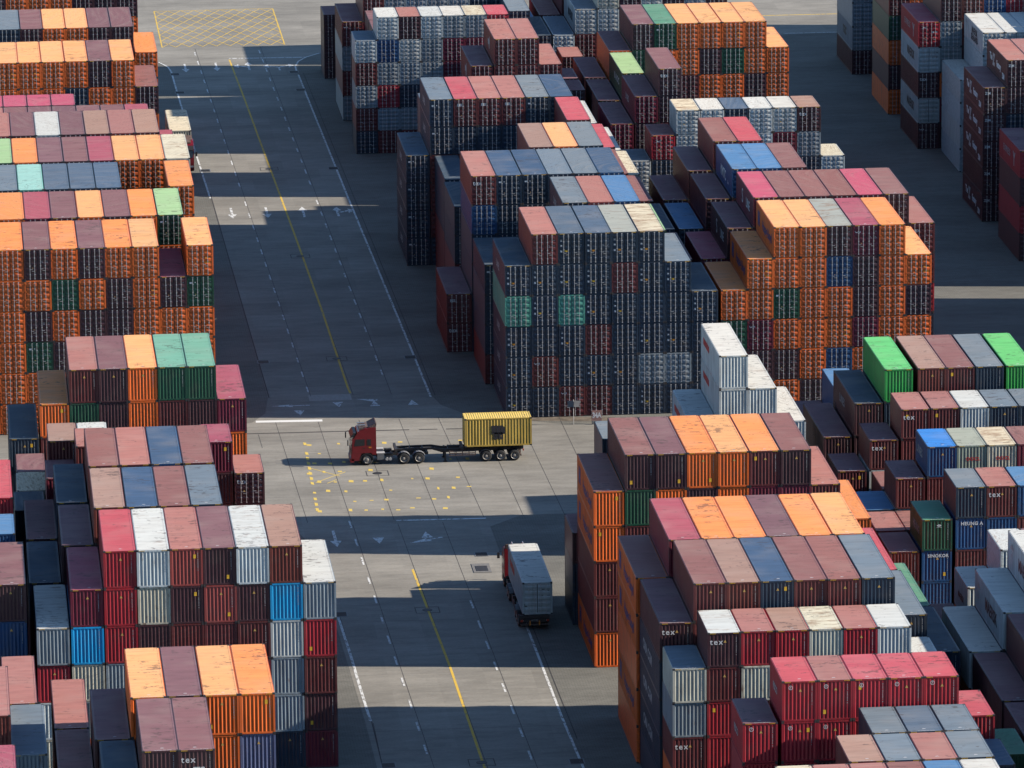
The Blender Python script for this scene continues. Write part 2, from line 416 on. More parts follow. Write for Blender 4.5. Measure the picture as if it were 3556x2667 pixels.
# centre block
bay('R0', 'C', 375.8, 20, STD, 'w', 53.8, '6c 6s 6b 6b 6B 6w', 'c s s b B w')
bay('R1', 'C', 382.2, 20, STD, 'w', 58.86, '6b 6n 6s 6n', 't Y s Y')
bay('R2', 'C', 388.5, 20, STD, 'w', 61.41, '6n 6n 6n 5nB', 'Y n Y n')
bay('R3', 'C', 395.2, 20, HC, 'w', [53.44] + st(56.16, 5) + [68.57, 71.1], '5rrr 6rrr 6rrm 6rrp 6rr 6rr 5rr 4g', 'm r s r r r r g')  # first roof code darkens a red roof: shade put into its colour
bay('R4', 'C', 414.15, 20, STD, 'w', [50.95] + st(53.45, 6) + [68.1], '5cybob 6mbrrb 6rcbb 6rsb 6cb 6rb 6wb 5wn', 'Y w s t c s w w')
bay('R5', 'C', 420.8, 40, HC, 'w', [50.78] + st(53.28, 6) + [68.1, 70.58], '5mnnnn 6bb 6tb 6nb 6bb 6bb 6nb 5nn 4nn', 'm b t u b b Y Y N')
bay('R6', 'C', 433.2, 40, HC, 'w', [50.54] + st(53.0, 6) + [67.87, 70.4], '5ooooo 6p 6o 6o 6m 6o 6o 5r 4g', 'b p o o m o O r g')
bay('R7', 'C', 458.9, 40, HC, 'w', [50.18] + st(52.67, 6) + [67.4, 69.9], '5oobbo 6mgbb 6moo 6ommo 6ooo 6bp 6mp 5b 4o', 'b b m o O o b s o')
bay('R8', 'C', 471.4, 20, STD, 'w', 49.8, '3mnn 6n 6b 6m 6b 6m 5b 5b', 'm Y b m b m b b')
bay('R9', 'C', 491.2, 40, HC, 'w', 61.93, '4wwww 6wwww 5wwww 4wwww', 'w w w w')
bay('S0', 'C', 541.2, 40, HC, 'd', 51.07, '5nennn 6bnnnbn 6nnennb 6nnnbnb 6nbnnnn 6nnnnyn 5nnnyn 4nnnn', 'N s n n y c Y N')
bay('S1', 'C', 554.7, 40, HC, 'd', 50.4, '4n 4n 4n 6nn 6sn 6Bn 5g 4m', 'N N N Y s B l m', 'nb')
bay('S2', 'C', 568.2, 40, HC, 'd', [47.93] + st(50.41, 8), '2bb 6bBnnnn 6nn 6nn 6nnn 6nn 6Bn 5b 4n', 'm s u u Y Y u b N', 'nb')
bay('S3', 'C', 581.4, 40, HC, 'd', 49.9, '4n 4n 4n 6bb 6on 6nn 5s 4m', 'N N N t O Y b m', 'nb')
bay('S3b', 'C', 594.6, 40, HC, 'd', 50.1, '4n 4b 4n 4b 4n 6bb 5s 4c', 'N m N m N r r c', 'nb')
bay('S4', 'C', 607.2, 40, HC, 'd', [47.17] + st(49.67, 8), '4nnnn 6nnbbbn 6bnb 6bnn 6bnn 6nnn 6nnn 5y 4y', 'n Y r s s Y u w w', 'nb')
bay('S4b', 'C', 619.8, 20, HC, 'd', 49.9, '5n 5n 5b', '', 'nb')  # hidden stacks, added to trim the sunlit patch on the road
bay('S4c', 'C', 620.6, 40, HC, 'd', 57.4, '4n 4b 4n 4b', '', 'nb')  # unseen stacks added to block the sun from the road
bay('S5d', 'C', 652.9, 40, HC, 'd', 59.4, '4b 4b 4b', '', 'nb')  # unseen blockers, added to narrow the sunlit patch
bay('S6d', 'C', 672.0, 20, STD, 'd', 48.6, '5m 5m 5m 5m 5m 5m', '', 'nb')  # hidden fill, added to keep the sun off the road
bay('S6e', 'C', 678.3, 20, STD, 'd', 48.6, '5m 5m 5m 5m 5m 5m', '', 'nb')  # more hidden fill that closes the same gap to the sun
bay('S5b', 'C', 640.1, 20, HC, 'd', [66.85], '4mb', 'm')
bay('S5c', 'C', 646.9, 20, HC, 'd', [66.85], '4mb', 'm')
bay('S5', 'C', 640.3, 40, HC, 'd', [56.89, 59.42, 61.9, 64.35], '5bb 6bb 6bb 5bb', 'm s s s')
bay('S6', 'C', 665.5, 20, STD, 'd', 46.15, '5wbybn 6wByryb 6mwynyb 6wyyyb 6ypppb 6yppb 6rp 5r', 'Y w s w w c r r')
bay('S6c', 'C', 673.2, 40, HC, 'd', [64.2, 66.6], '5n 4n', 'Y N')
bay('S7', 'C', 685.0, 40, HC, 'd', 46.0, '4byby 5bpbb 5yyb 5yyn 5yyb 5yyb 5nnb 5nb 4n', 'm m y y y y n n B')
bay('S8', 'C', 711.0, 20, STD, 'd', 45.6, '3mmm 3m', 'm m')
bay('S9', 'C', 699.0, 40, HC, 'd', 52.0, '5m 5m 5m 5m 5m 5m')
bay('S9c', 'C', 711.5, 20, HC, 'd', 52.0, '5m 5m 5m')  # unseen fill, added to close a sunlit strip on the far road
bay('S9b', 'C', 718.0, 40, HC, 'd', 60.5, '4m 4m 4m 4m')  # unseen blockers, set back so their shadow stops short of the left lanes
# right block
bay('A0', 'T', 382.6, 40, HC, 'w', st(73.85, 5), '4m 5m 6m 6m 6m')  # outer stacks are out of frame, added for the shade they cast
bay('A1', 'T', 395.3, 40, HC, 'w', st(73.85, 5), '4m 5m 6m 6m 6m')  # outer stacks again unseen, added to cast shade
bay('A2', 'T', 407.9, 40, HC, 'w', st(73.8, 5), '4m 5m 6m 6m 6m', 'm m m m m')  # outer stacks added out of view to shade the inner ones
bay('A3', 'T', 420.5, 40, HC, 'w', st(73.64, 5), '4w 5w 6w 6w 6w', 'w w w w w')
bay('A4', 'T', 437.7, 20, HC, 'w', [73.9, 76.45, 78.95, 81.5], '3m 4w 5w 5m', 'm w w m')
bay('A5', 'T', 462.3, 20, STD, 'w', [74.37, 76.98] + st(79.72, 5, 2.5), '3bbm 4gBBn 5nBbb 5bBb 5Bbb 5bbb 5nb', 'm g Y s B b n')
bay('A6', 'T', 468.9, 20, STD, 'w', st(74.35, 4), '3s 3b 3m 3b', 's b m b')
bay('A7', 'T', 475.5, 20, STD, 'w', [74.5, 76.95] + st(79.58, 5, 2.5), '3nbb 4bwb 5Bbb 5abb 5cbb 5pbb 5b', 'B m U a c b b')
bay('A8', 'T', 481.9, 20, STD, 'w', st(76.9, 3), '3b 3m 3b')
bay('A9', 'T', 488.4, 20, STD, 'w', [74.13, 76.8] + st(79.5, 5, 2.51), '3bmb 4bwb 5bbb 5bbb 5wbb 5nbb 5nb', 'm m s s w Y Y')
bay('TA', 'T', 496.5, 40, HC, 'w', [74.1, 76.75, 79.33, 82.2, 84.68, 87.22, 89.87], '3mm 4mm 5Gn 5tb 5bb 5nn 5Gn', 'm N G t b Y G')
bay('TB', 'T', 509.1, 40, HC, 'w', [75.1, 77.6], '2m 3BB', 'm B')
bay('TC', 'T', 541.2, 40, HC, 'd', st(71.12, 8, 2.465), '4ogbm 5oopmb 6oogomo 6ooooom 6mBooB 6pmmpo 6ooooo 5omooo', 'o o O O y p o O')
bay('TD', 'T', 554.7, 40, HC, 'd', st(71.0, 9, 2.49), '4p 5m 6p 6b 6b 6b 6p 6mb 5bbrnn', 'p m P b b b P b s')
bay('TE', 'T', 568.2, 40, HC, 'd', [70.58, 73.2, 75.74, 78.2, 80.65], '4n 5m 6B 6B 6b', 'B m B B b')
bay('TF', 'T', 581.8, 40, HC, 'd', [70.68, 73.14, 75.7, 78.17], '4m 5mm 6b 6s', 'm m b r')
bay('TG', 'T', 607.4, 20, STD, 'd', [70.1, 72.64] + st(75.2, 7, 2.515), '4ww 5rnb 6wwn 6wwn 6nwb 6wwb 6wpb 6myn 4wn', 'Y b c w n w w t c')
bay('TH', 'T', 620.8, 40, HC, 'd', [69.86, 72.45, 74.95], '4pm 5pm 6mm', 'm m m')
bay('TI', 'T', 633.9, 40, HC, 'd', [69.97, 72.6, 75.1], '4m 5g 4g', 'm l g')
bay('TJ', 'T', 647.1, 40, HC, 'd', [69.97, 72.7] + st(75.24, 7), '4m 5oo 6mgb 6gob 6oob 6omo 6ogo 6oom 5oo', 'm m m g O O O O O')
bay('TK', 'T', 666.2, 20, STD, 'd', [69.5], '4bb', 's')
bay('TL', 'T', 673.2, 40, HC, 'd', [69.25, 71.79] + st(74.35, 6), '4wm 5wb 6cw 6mw 6wy 6mb 6ym 6mb', 'Y Y w m w m y m')
bay('TM', 'T', 686.2, 40, HC, 'd', [69.0, 71.6], '4b 5b', 'b b')
# far right block
bay('F1', 'F', 601.0, 40, HC, 'd', 109.95, '4rmrm 4m 5m 6m', 'm m m m')  # outer stacks are out of view, added for their shadow
bay('F2', 'F', 620.6, 40, HC, 'd', 109.5, '5mmmmm 6mm 6mm 6m', 'm s s s')  # roof colours carry the light: first darker as shaded, others paler as sunlit
bay('F4', 'F', 646.5, 40, STD, 'd', 111.5, '4wwww 6www 6ww 6ww', 'w w w w')
bay('F5', 'F', 659.8, 40, HC, 'd', 109.0, '5rwmwm 6myy 6tbm 6Bnm 6rbm', 'p m b b r')
bay('F6', 'F', 680.0, 40, HC, 'd', 108.85, '5bgomo 5o 6m')
bay('F7', 'F', 705.0, 40, HC, 'd', 108.45, '4yyym 4y 5m', 'Y Y m')
for yy in list(np.arange(483.6, 570, 12.22)) + list(np.arange(587.5, 726, 12.4)):
    bay('Z%d' % yy, 'Z', float(yy), 40, HC, 'd', [121.5, 124.0], '6m 6m')  # filler stacks out of frame, added only to shade the right-hand road

# ------------------------------------------------------------------ expand to single containers
ORD = 'first second third fourth fifth sixth seventh eighth ninth tenth eleventh twelfth thirteenth fourteenth fifteenth sixteenth seventeenth eighteenth nineteenth twentieth'.split()
ORD += ['twenty-' + w for w in ORD[:9]] + ['thirtieth']
items = []
rr = random.Random(11)
for b in BAYS:
    for ci, (x, c) in enumerate(zip(b['xs'], b['cols'])):
        nt, codes = int(c[0]), c[1:]
        for t in range(nt):
            fc = codes[t] if t < len(codes) else rr.choice(b['fill'])
            rc = b['roofs'][ci] if (t == 0 and ci < len(b['roofs'])) else DEFR[fc]
            items.append(dict(b=b, ci=ci, t=t, x=x + WID/2, y=b['Y'] + b['L']/2, z=(nt-1-t)*b['H'], L=b['L'], H=b['H'], f=fc, r=rc, top=(t == 0), n=nt, end=b['end'], blk=b['blk']))

# ------------------------------------------------------------------ camera
FPX = 21000.0
yaw, pit, rol = R(5.45), R(13.70), R(-.46)
fw = Vector((math.sin(yaw)*math.cos(pit), math.cos(yaw)*math.cos(pit), -math.sin(pit)))
rt0 = Vector((math.cos(yaw), -math.sin(yaw), 0)); up0 = rt0.cross(fw)
rt = rt0*math.cos(rol) + up0*math.sin(rol); up = up0*math.cos(rol) - rt0*math.sin(rol)
CAMP = Vector((0, 0, 135.8))
cd = bpy.data.cameras.new('camera'); cam = bpy.data.objects.new('camera', cd); COL.objects.link(cam)
cd.sensor_width = 36; cd.lens = FPX/3556*36; cd.clip_start = 5; cd.clip_end = 6000
mw = Matrix((rt, up, -fw)).transposed().to_4x4(); mw.translation = CAMP; cam.matrix_world = mw
SC.camera = cam

# ------------------------------------------------------------------ which containers show, and how large
vs, fs = [], []
for it in items:
    i = len(vs); x0, x1 = it['x']-WID/2, it['x']+WID/2; y0, y1 = it['y']-it['L']/2, it['y']+it['L']/2; z0, z1 = it['z'], it['z']+it['H']-.01
    vs += [(x0, y0, z0), (x1, y0, z0), (x1, y1, z0), (x0, y1, z0), (x0, y0, z1), (x1, y0, z1), (x1, y1, z1), (x0, y1, z1)]
    fs += [(i+4, i+5, i+6, i+7), (i, i+1, i+5, i+4), (i+2, i+3, i+7, i+6), (i+3, i, i+4, i+7), (i+1, i+2, i+6, i+5), (i, i+3, i+2, i+1)]
bvh = BVHTree.FromPolygons(vs, fs)
cnt = [0]*len(items)
GX, GY = 420, 315
for gy in range(GY):
    for gx in range(GX):
        d = fw*FPX + rt*((gx+.5)/GX*3556-1778) - up*((gy+.5)/GY*2667-1333.5)
        h = bvh.ray_cast(CAMP, d.normalized(), 2000)
        if h[2] is not None: cnt[h[2]//6] += 1
for it, c in zip(items, cnt): it['px'] = c
order = sorted(items, key=lambda q: -q['px'])
single = [q for q in order[:300] if q['px'] > 0]
for q in items: q['solo'] = False
for q in single: q['solo'] = True
print('containers', len(items), 'seen', sum(1 for c in cnt if c), 'single', len(single), 'smallest', single[-1]['px'])

# ------------------------------------------------------------------ labels
rows = {}
for q in items:
    if q['px'] > 0: rows.setdefault(q['blk'], set()).add(q['b']['Y'])
rowno = {}
for k, v in rows.items():
    for i, yv in enumerate(sorted(v)): rowno[(k, yv)] = i
TIER = ['top', 'second from top', 'third from top', 'fourth from top', 'fifth from top', 'bottom tier']
def make_label(q):
    b = q['b']
    seen = sorted({p['ci'] for p in items if p['b'] is b and p['px'] > 0})
    ci = seen.index(q['ci'])
    desc = FNAME[q['f']]
    if q['top']:
        rn = RNAME[q['r']]
        desc = desc + ' container' if rn == FNAME[q['f']] else '%s container with %s roof' % (desc, rn)
    else: desc += ' container with ' + ('doors' if q['end'] == 'd' else 'ribbed end')
    return '%s, %s, %s stack, %s row back, %s' % (desc, TIER[min(q['t'], 4)], ORD[ci], ORD[rowno[(q['blk'], b['Y'])]], BN[q['blk']])

# ------------------------------------------------------------------ writing on particular containers: (bay, column, tier from top) -> marks
MK = {}
def mk(i, c, t, *m): MK[(i, c, t)] = list(m)
for i, c, t in (('L8', 4, 2), ('L6x', 0, 0), ('S2', 1, 0), ('S2', 0, 1), ('S8', 0, 0), ('TH', 2, 0), ('TH', 2, 1), ('TD', 8, 0), ('TK', 0, 0), ('TG', 7, 0), ('F5', 0, 2)): mk(i, c, t, 'texd')
for i, c, t in (('L1', 2, 0), ('R5', 0, 0), ('R4', 1, 0), ('R4', 0, 2), ('A5', 2, 2), ('A5', 3, 0), ('A9', 2, 0), ('A9', 1, 0)): mk(i, c, t, 'texw')
MK[('L1', 2, 0)] = ['texw', 'TS']
for i, c, t in (('S0', 1, 4), ('S0', 2, 5), ('TC', 5, 0), ('TC', 5, 3), ('TC', 1, 2), ('S7', 0, 0), ('S7', 1, 0), ('F5', 0, 4)): mk(i, c, t, 'CAI')
for i, c, t in (('S4', 2, 0), ('S4', 3, 0), ('S4', 4, 0), ('S4', 1, 3), ('S4', 1, 4), ('S6', 0, 1), ('S7', 0, 2), ('S2', 0, 0)): mk(i, c, t, 'BES')
mk('A5', 1, 1, 'SINOKOR'); mk('A5', 1, 2, 'SINOKOR'); mk('A5', 3, 1, 'SINOKOR'); mk('A5', 2, 1, 'HEUNG A'); mk('A5', 1, 0, 'diamond')
mk('A7', 3, 0, 'OOCL'); mk('A7', 4, 0, 'OOCL'); mk('A7', 1, 1, 'OOCL')
for c, t, w in ((0, 0, 'F'), (1, 0, 'F'), (2, 0, 'F'), (3, 0, 'E'), (4, 0, 'F'), (5, 0, 'F'), (1, 1, 'F'), (2, 1, 'E')): mk('R3', c, t, 'circ' + w)
for q in items:
    k = (q['b']['id'], q['ci'], q['t'])
    if q['b']['id'] == 'S0' and q['f'] in 'ny' and k not in MK: MK[k] = ['WH']
    if q['f'] in 'g' and q['end'] == 'd' and k not in MK: MK[k] = ['plate']
    if q['end'] == 'd' and q['f'] in 'n' and q['b']['id'] in ('S1', 'S2', 'S3', 'S4') and k not in MK: MK[k] = ['plate']
    if q['end'] == 'd' and q['f'] in 'pr' and q['b']['id'] in ('S6', 'TG', 'F5') and k not in MK: MK[k] = ['cross']
SIDETX = {}
def sd(i, c, t, kind): SIDETX[(i, c, t)] = kind
for t in range(5): sd('R6', 0, t, 'HL')
for t in (0, 1, 4): sd('R7', 0, t, 'HL')
sd('TC', 1, 0, 'HL'); sd('TC', 2, 0, 'HL'); sd('TJ', 1, 0, 'HL'); sd('F6', 0, 2, 'HL'); sd('F6', 0, 4, 'HL')
for t in (1, 2, 3, 4): sd('R5', 0, t, 'CMA')
for c in (0, 1, 2, 3):
    for t in range(4): sd('R9', c, t, 'MER')
for t in range(4): sd('F4', 0, t, 'MK')
sd('F4', 1, 0, 'MKS'); sd('F5', 0, 1, 'MK'); sd('F5', 0, 3, 'MK'); sd('TL', 1, 0, 'MK'); sd('A3', 1, 0, 'MK'); sd('A3', 2, 0, 'MK'); sd('A4', 1, 0, 'MKs'); sd('A4', 2, 0, 'MKs')
sd('F6', 0, 1, 'UASC'); sd('TI', 1, 0, 'UASC'); sd('TE', 2, 0, 'KMTC'); sd('TD', 2, 0, 'GSL'); sd('TD', 1, 0, 'GSL')
sd('F1', 0, 0, 'XP'); sd('F1', 0, 2, 'XP'); sd('F5', 0, 0, 'XP')
for t in (0, 1, 2, 4): sd('F2', 0, t, 'ZIM')
sd('F2', 1, 0, 'ZIM'); sd('R8', 0, 1, 'COS'); sd('R8', 1, 0, 'COS')
for t in range(4): sd('S4', 0, t, 'GEN')
for t in range(2): sd('S4', 1, t, 'GEN')
for t in (2, 3, 4, 5): sd('S2', 1, t, 'GEN')
for t in (0, 2, 3, 4): sd('S0', 0, t, 'GEN')
sd('R3', 0, 0, 'FES'); sd('R3', 1, 0, 'FES'); sd('F7', 0, 1, 'TGC'); sd('F7', 0, 2, 'TGC'); sd('S5', 1, 0, 'APL'); sd('S5', 0, 0, 'APL'); sd('A5', 1, 0, 'HMM'); sd('A7', 2, 0, 'GEN'); sd('TA', 1, 0, 'GEN')
sd('TH', 1, 0, 'GEN'); sd('S1', 3, 0, 'GEN')

def decorate(root, q):
    L_, H = q['L'], q['H']; yf = -L_/2; k = (q['b']['id'], q['ci'], q['t'])
    marks = MK.get(k, []); rs = random.Random(hash(k) % 9973 if False else (q['ci']*31 + q['t']*7 + int(q['b']['Y']*10)))
    big = q['px'] >= 22
    if q['end'] == 'd':
        yd = yf + .026
        if big:
            put('data_lettering', M_data(H, rs.randint(0, 3), 'black' if q['f'] in 'owcya' else 'dim'), root, (0, yd, 0))
            if rs.random() < .7: put('warning_triangle', M_tri(), root, (-.45, yd-.001, 1.0))
        if q['f'] == 'o' and big:
            put_text(root, text_mesh('Hapag-Lloyd', .17, 'black', .01), (-.62, yd-.002, H-.62))
            if rs.random() < .35: put('sticker', M_sq(.5, .5, 'orange'), root, (.68, yd-.001, 1.45))
        if 'WH' in marks:
            put('name_plate', M_sq(.17, 1.42, 'white'), root, (-.93, yd-.001, H-1.12))
            put_text(root, text_mesh('W\nA\nN\n\nH\nA\nI', .21, 'black', .02, line=.72), (-.93, yd-.006, H-1.12))
            put('orange_sticker', M_sq(.26, .30, 'orange' if rs.random() < .6 else 'yellow'), root, (-.48, yd-.001, 1.30))
            put('roundel', M_sq(.10, .12, 'white'), root, (-.46, yd-.001, H-.55))
        if 'plate' in marks and big: put('name_plate', M_sq(.30, .26, 'white'), root, (-.85, yd-.001, H-.62)); put('roundel', M_sq(.1, .12, 'white'), root, (-.48, yd-.001, H-.62))
        if 'texd' in marks: put_text(root, text_mesh('tex', .62, 'white', .012), (-.62, yd-.05, H-.72))
        if 'CAI' in marks: put_text(root, text_mesh('CAI', .34, 'white', .03), (-.78, yd-.002, H-.62))
        if 'BES' in marks: put_text(root, text_mesh('BES', .34, 'white', .03), (-.62, yd-.05, H-.66))
        if 'cross' in marks:
            def f():
                m = MB()
                for a in (.35, -.45):
                    c, s = math.cos(a), math.sin(a)
                    m.face([(-.42*c, 0, -.42*s), (0, 0, -.05), (.42*c, 0, .42*s), (0, 0, .05)], 0)
                return m.mesh('cross_emblem', [M['white']])
            put('emblem', cached('cross', f), root, (-.55, yd-.05, H-.65))
            for dx in (.42, .78): put('data_plate', M_sq(.26, .22, 'white'), root, (dx, yd-.001, H-1.2)); 
        if q['b']['blk'] == 'F' and q['b']['id'] == 'F2': put_text(root, text_mesh('ZIM', .36, 'white', .03), (-.72, yd-.05, H-.62))
    else:
        yd = yf + .016
        if big:
            put('number_lettering', M_code(H, rs.randint(0, 99)), root, (.86, yd, 0))
            a = rs.random()
            if a < .45 and q['f'] in 'mbrpsontB': put('yellow_sticker', M_sq(.19, .30, 'yellow'), root, (rs.choice((-.72, .62)), yd, rs.choice((.62, H-.62))))
            if a > .25 and q['f'] in 'mbrpsontBv': put('warning_triangle', M_tri(), root, (.05, yd, H-.75))
        if 'texw' in marks: put_text(root, text_mesh('tex', .60, 'white', .012, 1.25), (-.58, yd-.01, H-.70))
        if 'TS' in marks:
            put_text(root, text_mesh('TS', .75, 'white', .02, shear=.3), (.0, yd-.02, H-1.5))
        for w, c_, sz in (('SINOKOR', 'white', .36), ('HEUNG A', 'white', .38), ('OOCL', 'redl', .40)):
            if w in marks: put_text(root, text_mesh(w, sz, c_, .03, 1.1), (.1, yd-.01, H-(.45 if w != 'OOCL' else 1.15)))
        for w in 'FE':
            if 'circ' + w in marks:
                def ring():
                    m = MB(); n = 20
                    for j in range(n):
                        a, b_ = 2*math.pi*j/n, 2*math.pi*(j+1)/n
                        m.face([(.15*math.cos(a), 0, .15*math.sin(a)), (.15*math.cos(b_), 0, .15*math.sin(b_)), (.115*math.cos(b_), 0, .115*math.sin(b_)), (.115*math.cos(a), 0, .115*math.sin(a))], 0)
                    return m.mesh('ring_mark', [M['white']])
                put('ring_mark', cached('ring', ring), root, (-.62, yd-.01, H-.45)); put_text(root, text_mesh(w, .2, 'white', .01), (-.62, yd-.012, H-.45))
        if 'diamond' in marks:
            def f():
                m = MB()
                for s_ in (1, -1): m.face([(-.2*s_, 0, 0), (-.02*s_, 0, .11), (-.02*s_, 0, -.11)], 0)
                m.box(-.2, .2, -.002, 0, -.17, -.15, 0); return m.mesh('diamond_emblem', [M['white']])
            put('emblem', cached('dia', f), root, (.15, yd-.01, H-.5))
    if q['top'] and q['px'] >= 60:
        put('roof_mark', M_blob(), root, (rs.uniform(-.15, .2), yf+.55, H+.001))
        put('hazard_marking', M_stripes(L_), root, (0, yf-.001, H-.06))
        if rs.random() < .6: put_text(root, text_mesh('CAUTION 9\'6" HIGH', .13, 'white', .0), (0, 0, 0)).matrix_local = Matrix.Translation((rs.uniform(-.2, .2), yf+.09, H+.003))
    sk = SIDETX.get(k)
    if sk and q['px'] > 3:
        xs = -WID/2 - .004; W = lambda w, s, c, y, z, b_=.03, sp=1.0, **kw: put_text(root, text_mesh(w, s, c, b_, sp, **kw), (xs, y, z), True)
        if sk == 'HL':
            W('Hapag-Lloyd', 1.25, 'blue', -1.3, H*.48, .02); 
            put_text(root, text_mesh('H', 1.5, 'blue', .12), (xs, 4.2, H*.52), True, 'emblem')
        elif sk == 'CMA': W('CMA CGM', 1.1, 'dim', 1.2, H*.52, .04, 1.1)
        elif sk == 'MER': W('meratus', 1.15, 'redl', 2.6, H*.64, .04)
        elif sk == 'MK': W('MAERSK', 1.35, 'black', -.8, H*.48, .03); put_text(root, text_mesh('*', 2.4, 'dim', .05), (xs, 4.4, H*.40), True, 'emblem')
        elif sk == 'MKS': W('MAERSK\nSEALAND', 1.0, 'black', -.6, H*.5, .03, line=.8); put_text(root, text_mesh('*', 2.4, 'dim', .05), (xs, 4.6, H*.45), True, 'emblem')
        elif sk == 'MKs': W('MAERSK', .7, 'black', 0, H*.45, .02)
        elif sk == 'UASC': W('UASC', 1.0, 'white', -1.2, H*.5, .03, 2.2)
        elif sk == 'KMTC': W('KMTC', 1.4, 'white', .4, H*.42, .02); W('Line', .45, 'white', -3.0, H*.32, .02)
        elif sk == 'GSL': W('LINE', 1.3, 'white', -2.2, H*.48, .01); put_text(root, text_mesh('S', 2.0, 'white', .0), (xs, 1.6, H*.5), True, 'emblem')
        elif sk == 'XP': W('EXPRESS', 1.0, 'dim', 1.6, H*.52, .0, 1.1); put_text(root, text_mesh('Y', 2.0, 'dim', .03), (xs, -2.6, H*.45), True, 'emblem')
        elif sk == 'ZIM': W('The', 1.0, 'white', 3.4, H*.55, .04); W('Factory', .95, 'white', -1.2, H*.48, .05, .9); W('ZIM', .8, 'white', -4.0, H*.25, .05); put_text(root, text_mesh('Z', 1.6, 'dim', .08), (xs, 1.8, H*.5), True, 'emblem')
        elif sk == 'COS': W('COSCO', .9, 'dim', 0, H*.5, .03)
        elif sk == 'FES': W('FESCO', .7, 'dim', .4, H*.5, .03)
        elif sk == 'TGC': W('TGC', 1.3, 'black', 0, H*.5, .05)
        elif sk == 'APL': W('apl', 1.6, 'dim', 0, H*.5, .08)
        elif sk == 'HMM': W('HEUNG', .9, 'dim', 0, H*.5, .02)
        elif sk == 'GEN': W('LINES', 1.0, 'dim', 1.0, H*.5, .02, 1.2)

def jitter(c, q, amt=.10):
    r_ = random.Random(int(q['x']*100)*7919 + int(q['y']*10)*31 + int(q['z']*10))
    g = 1 + r_.uniform(-amt, amt); h = r_.uniform(-.05, .05)
    return tuple(max(0, v*g*(1 + (h if i == 0 else -h if i == 2 else 0))) for i, v in enumerate(c)), r_
for q in single:
    L_, H = q['L'], q['H']
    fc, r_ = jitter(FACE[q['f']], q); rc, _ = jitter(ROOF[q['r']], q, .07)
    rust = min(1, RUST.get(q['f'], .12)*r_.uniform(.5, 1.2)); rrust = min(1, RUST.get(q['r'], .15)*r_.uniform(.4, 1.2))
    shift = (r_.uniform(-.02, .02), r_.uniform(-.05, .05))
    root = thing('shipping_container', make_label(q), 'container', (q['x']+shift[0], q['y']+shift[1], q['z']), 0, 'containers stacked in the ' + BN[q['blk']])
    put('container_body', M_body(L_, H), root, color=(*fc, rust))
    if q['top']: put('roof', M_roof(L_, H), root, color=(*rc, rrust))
    if q['end'] == 'w': put('end_wall', M_endwall(L_, H), root, color=(*fc, rust))
    else:
        for s in (-1, 1):
            d = put('door', M_door(L_, H, s), root, color=(*fc, rust))
            put('locking_bars', M_bars(L_, H, s), d)
    decorate(root, q)

# all the other containers of the stacks (past the three hundred that show largest) as one mass, unseen shade casters included
def joined(sel):
    V = []; F = []; MI = []; CO = []; base = 0
    protos = {}
    def proto(q):
        k = (q['L'], q['H'], q['end'], q['px'] > 0, q['top'])
        if k not in protos:
            seen = k[3]
            m = MB(); parts = [(g_body(q['L'], q['H'], False), {0: 0, 1: 2})]
            if q['top']: parts.append((g_roof(q['L'], q['H'], seen), {0: 1}))
            if q['end'] == 'w': parts.append((g_endwall(q['L'], q['H']), {0: 0}))
            else:
                for s in (-1, 1):
                    parts.append((g_door(q['L'], q['H'], s), {0: 0, 1: 2}))
                    if seen: parts.append((g_bars(q['L'], q['H'], s), {0: 3}))
            vv = []; ff = []; mm = []
            for g, mp in parts:
                o = len(vv); vv += g.v; ff += [tuple(i+o for i in f) for f in g.f]; mm += [mp[i] for i in g.m]
            protos[k] = (np.array(vv, dtype=np.float64), ff, mm)
        return protos[k]
    for q in sel:
        v, f, mi = proto(q)
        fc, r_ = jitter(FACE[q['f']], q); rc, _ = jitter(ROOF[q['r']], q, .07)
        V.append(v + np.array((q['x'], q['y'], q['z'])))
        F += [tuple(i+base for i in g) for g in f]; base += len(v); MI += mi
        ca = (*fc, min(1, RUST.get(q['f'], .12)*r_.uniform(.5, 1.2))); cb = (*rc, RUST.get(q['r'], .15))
        CO += [cb if m_ == 1 else ca for m_ in mi]
    me = bpy.data.meshes.new('container_stacks'); me.from_pydata(np.concatenate(V).tolist(), [], F)
    me.polygons.foreach_set('material_index', MI)
    for m_ in (M['apaint'], M['aroof'], M['casting'], M['bar']): me.materials.append(m_)
    at = me.attributes.new('Col', 'FLOAT_COLOR', 'FACE'); at.data.foreach_set('color', np.array(CO, dtype=np.float32).ravel())
    me.update(); return me
rest = [q for q in items if not q['solo']]
tag(put('container_stacks', joined(rest)), 'the remaining closely packed shipping containers behind and beneath the nearer ones', 'containers', None, 'stuff')
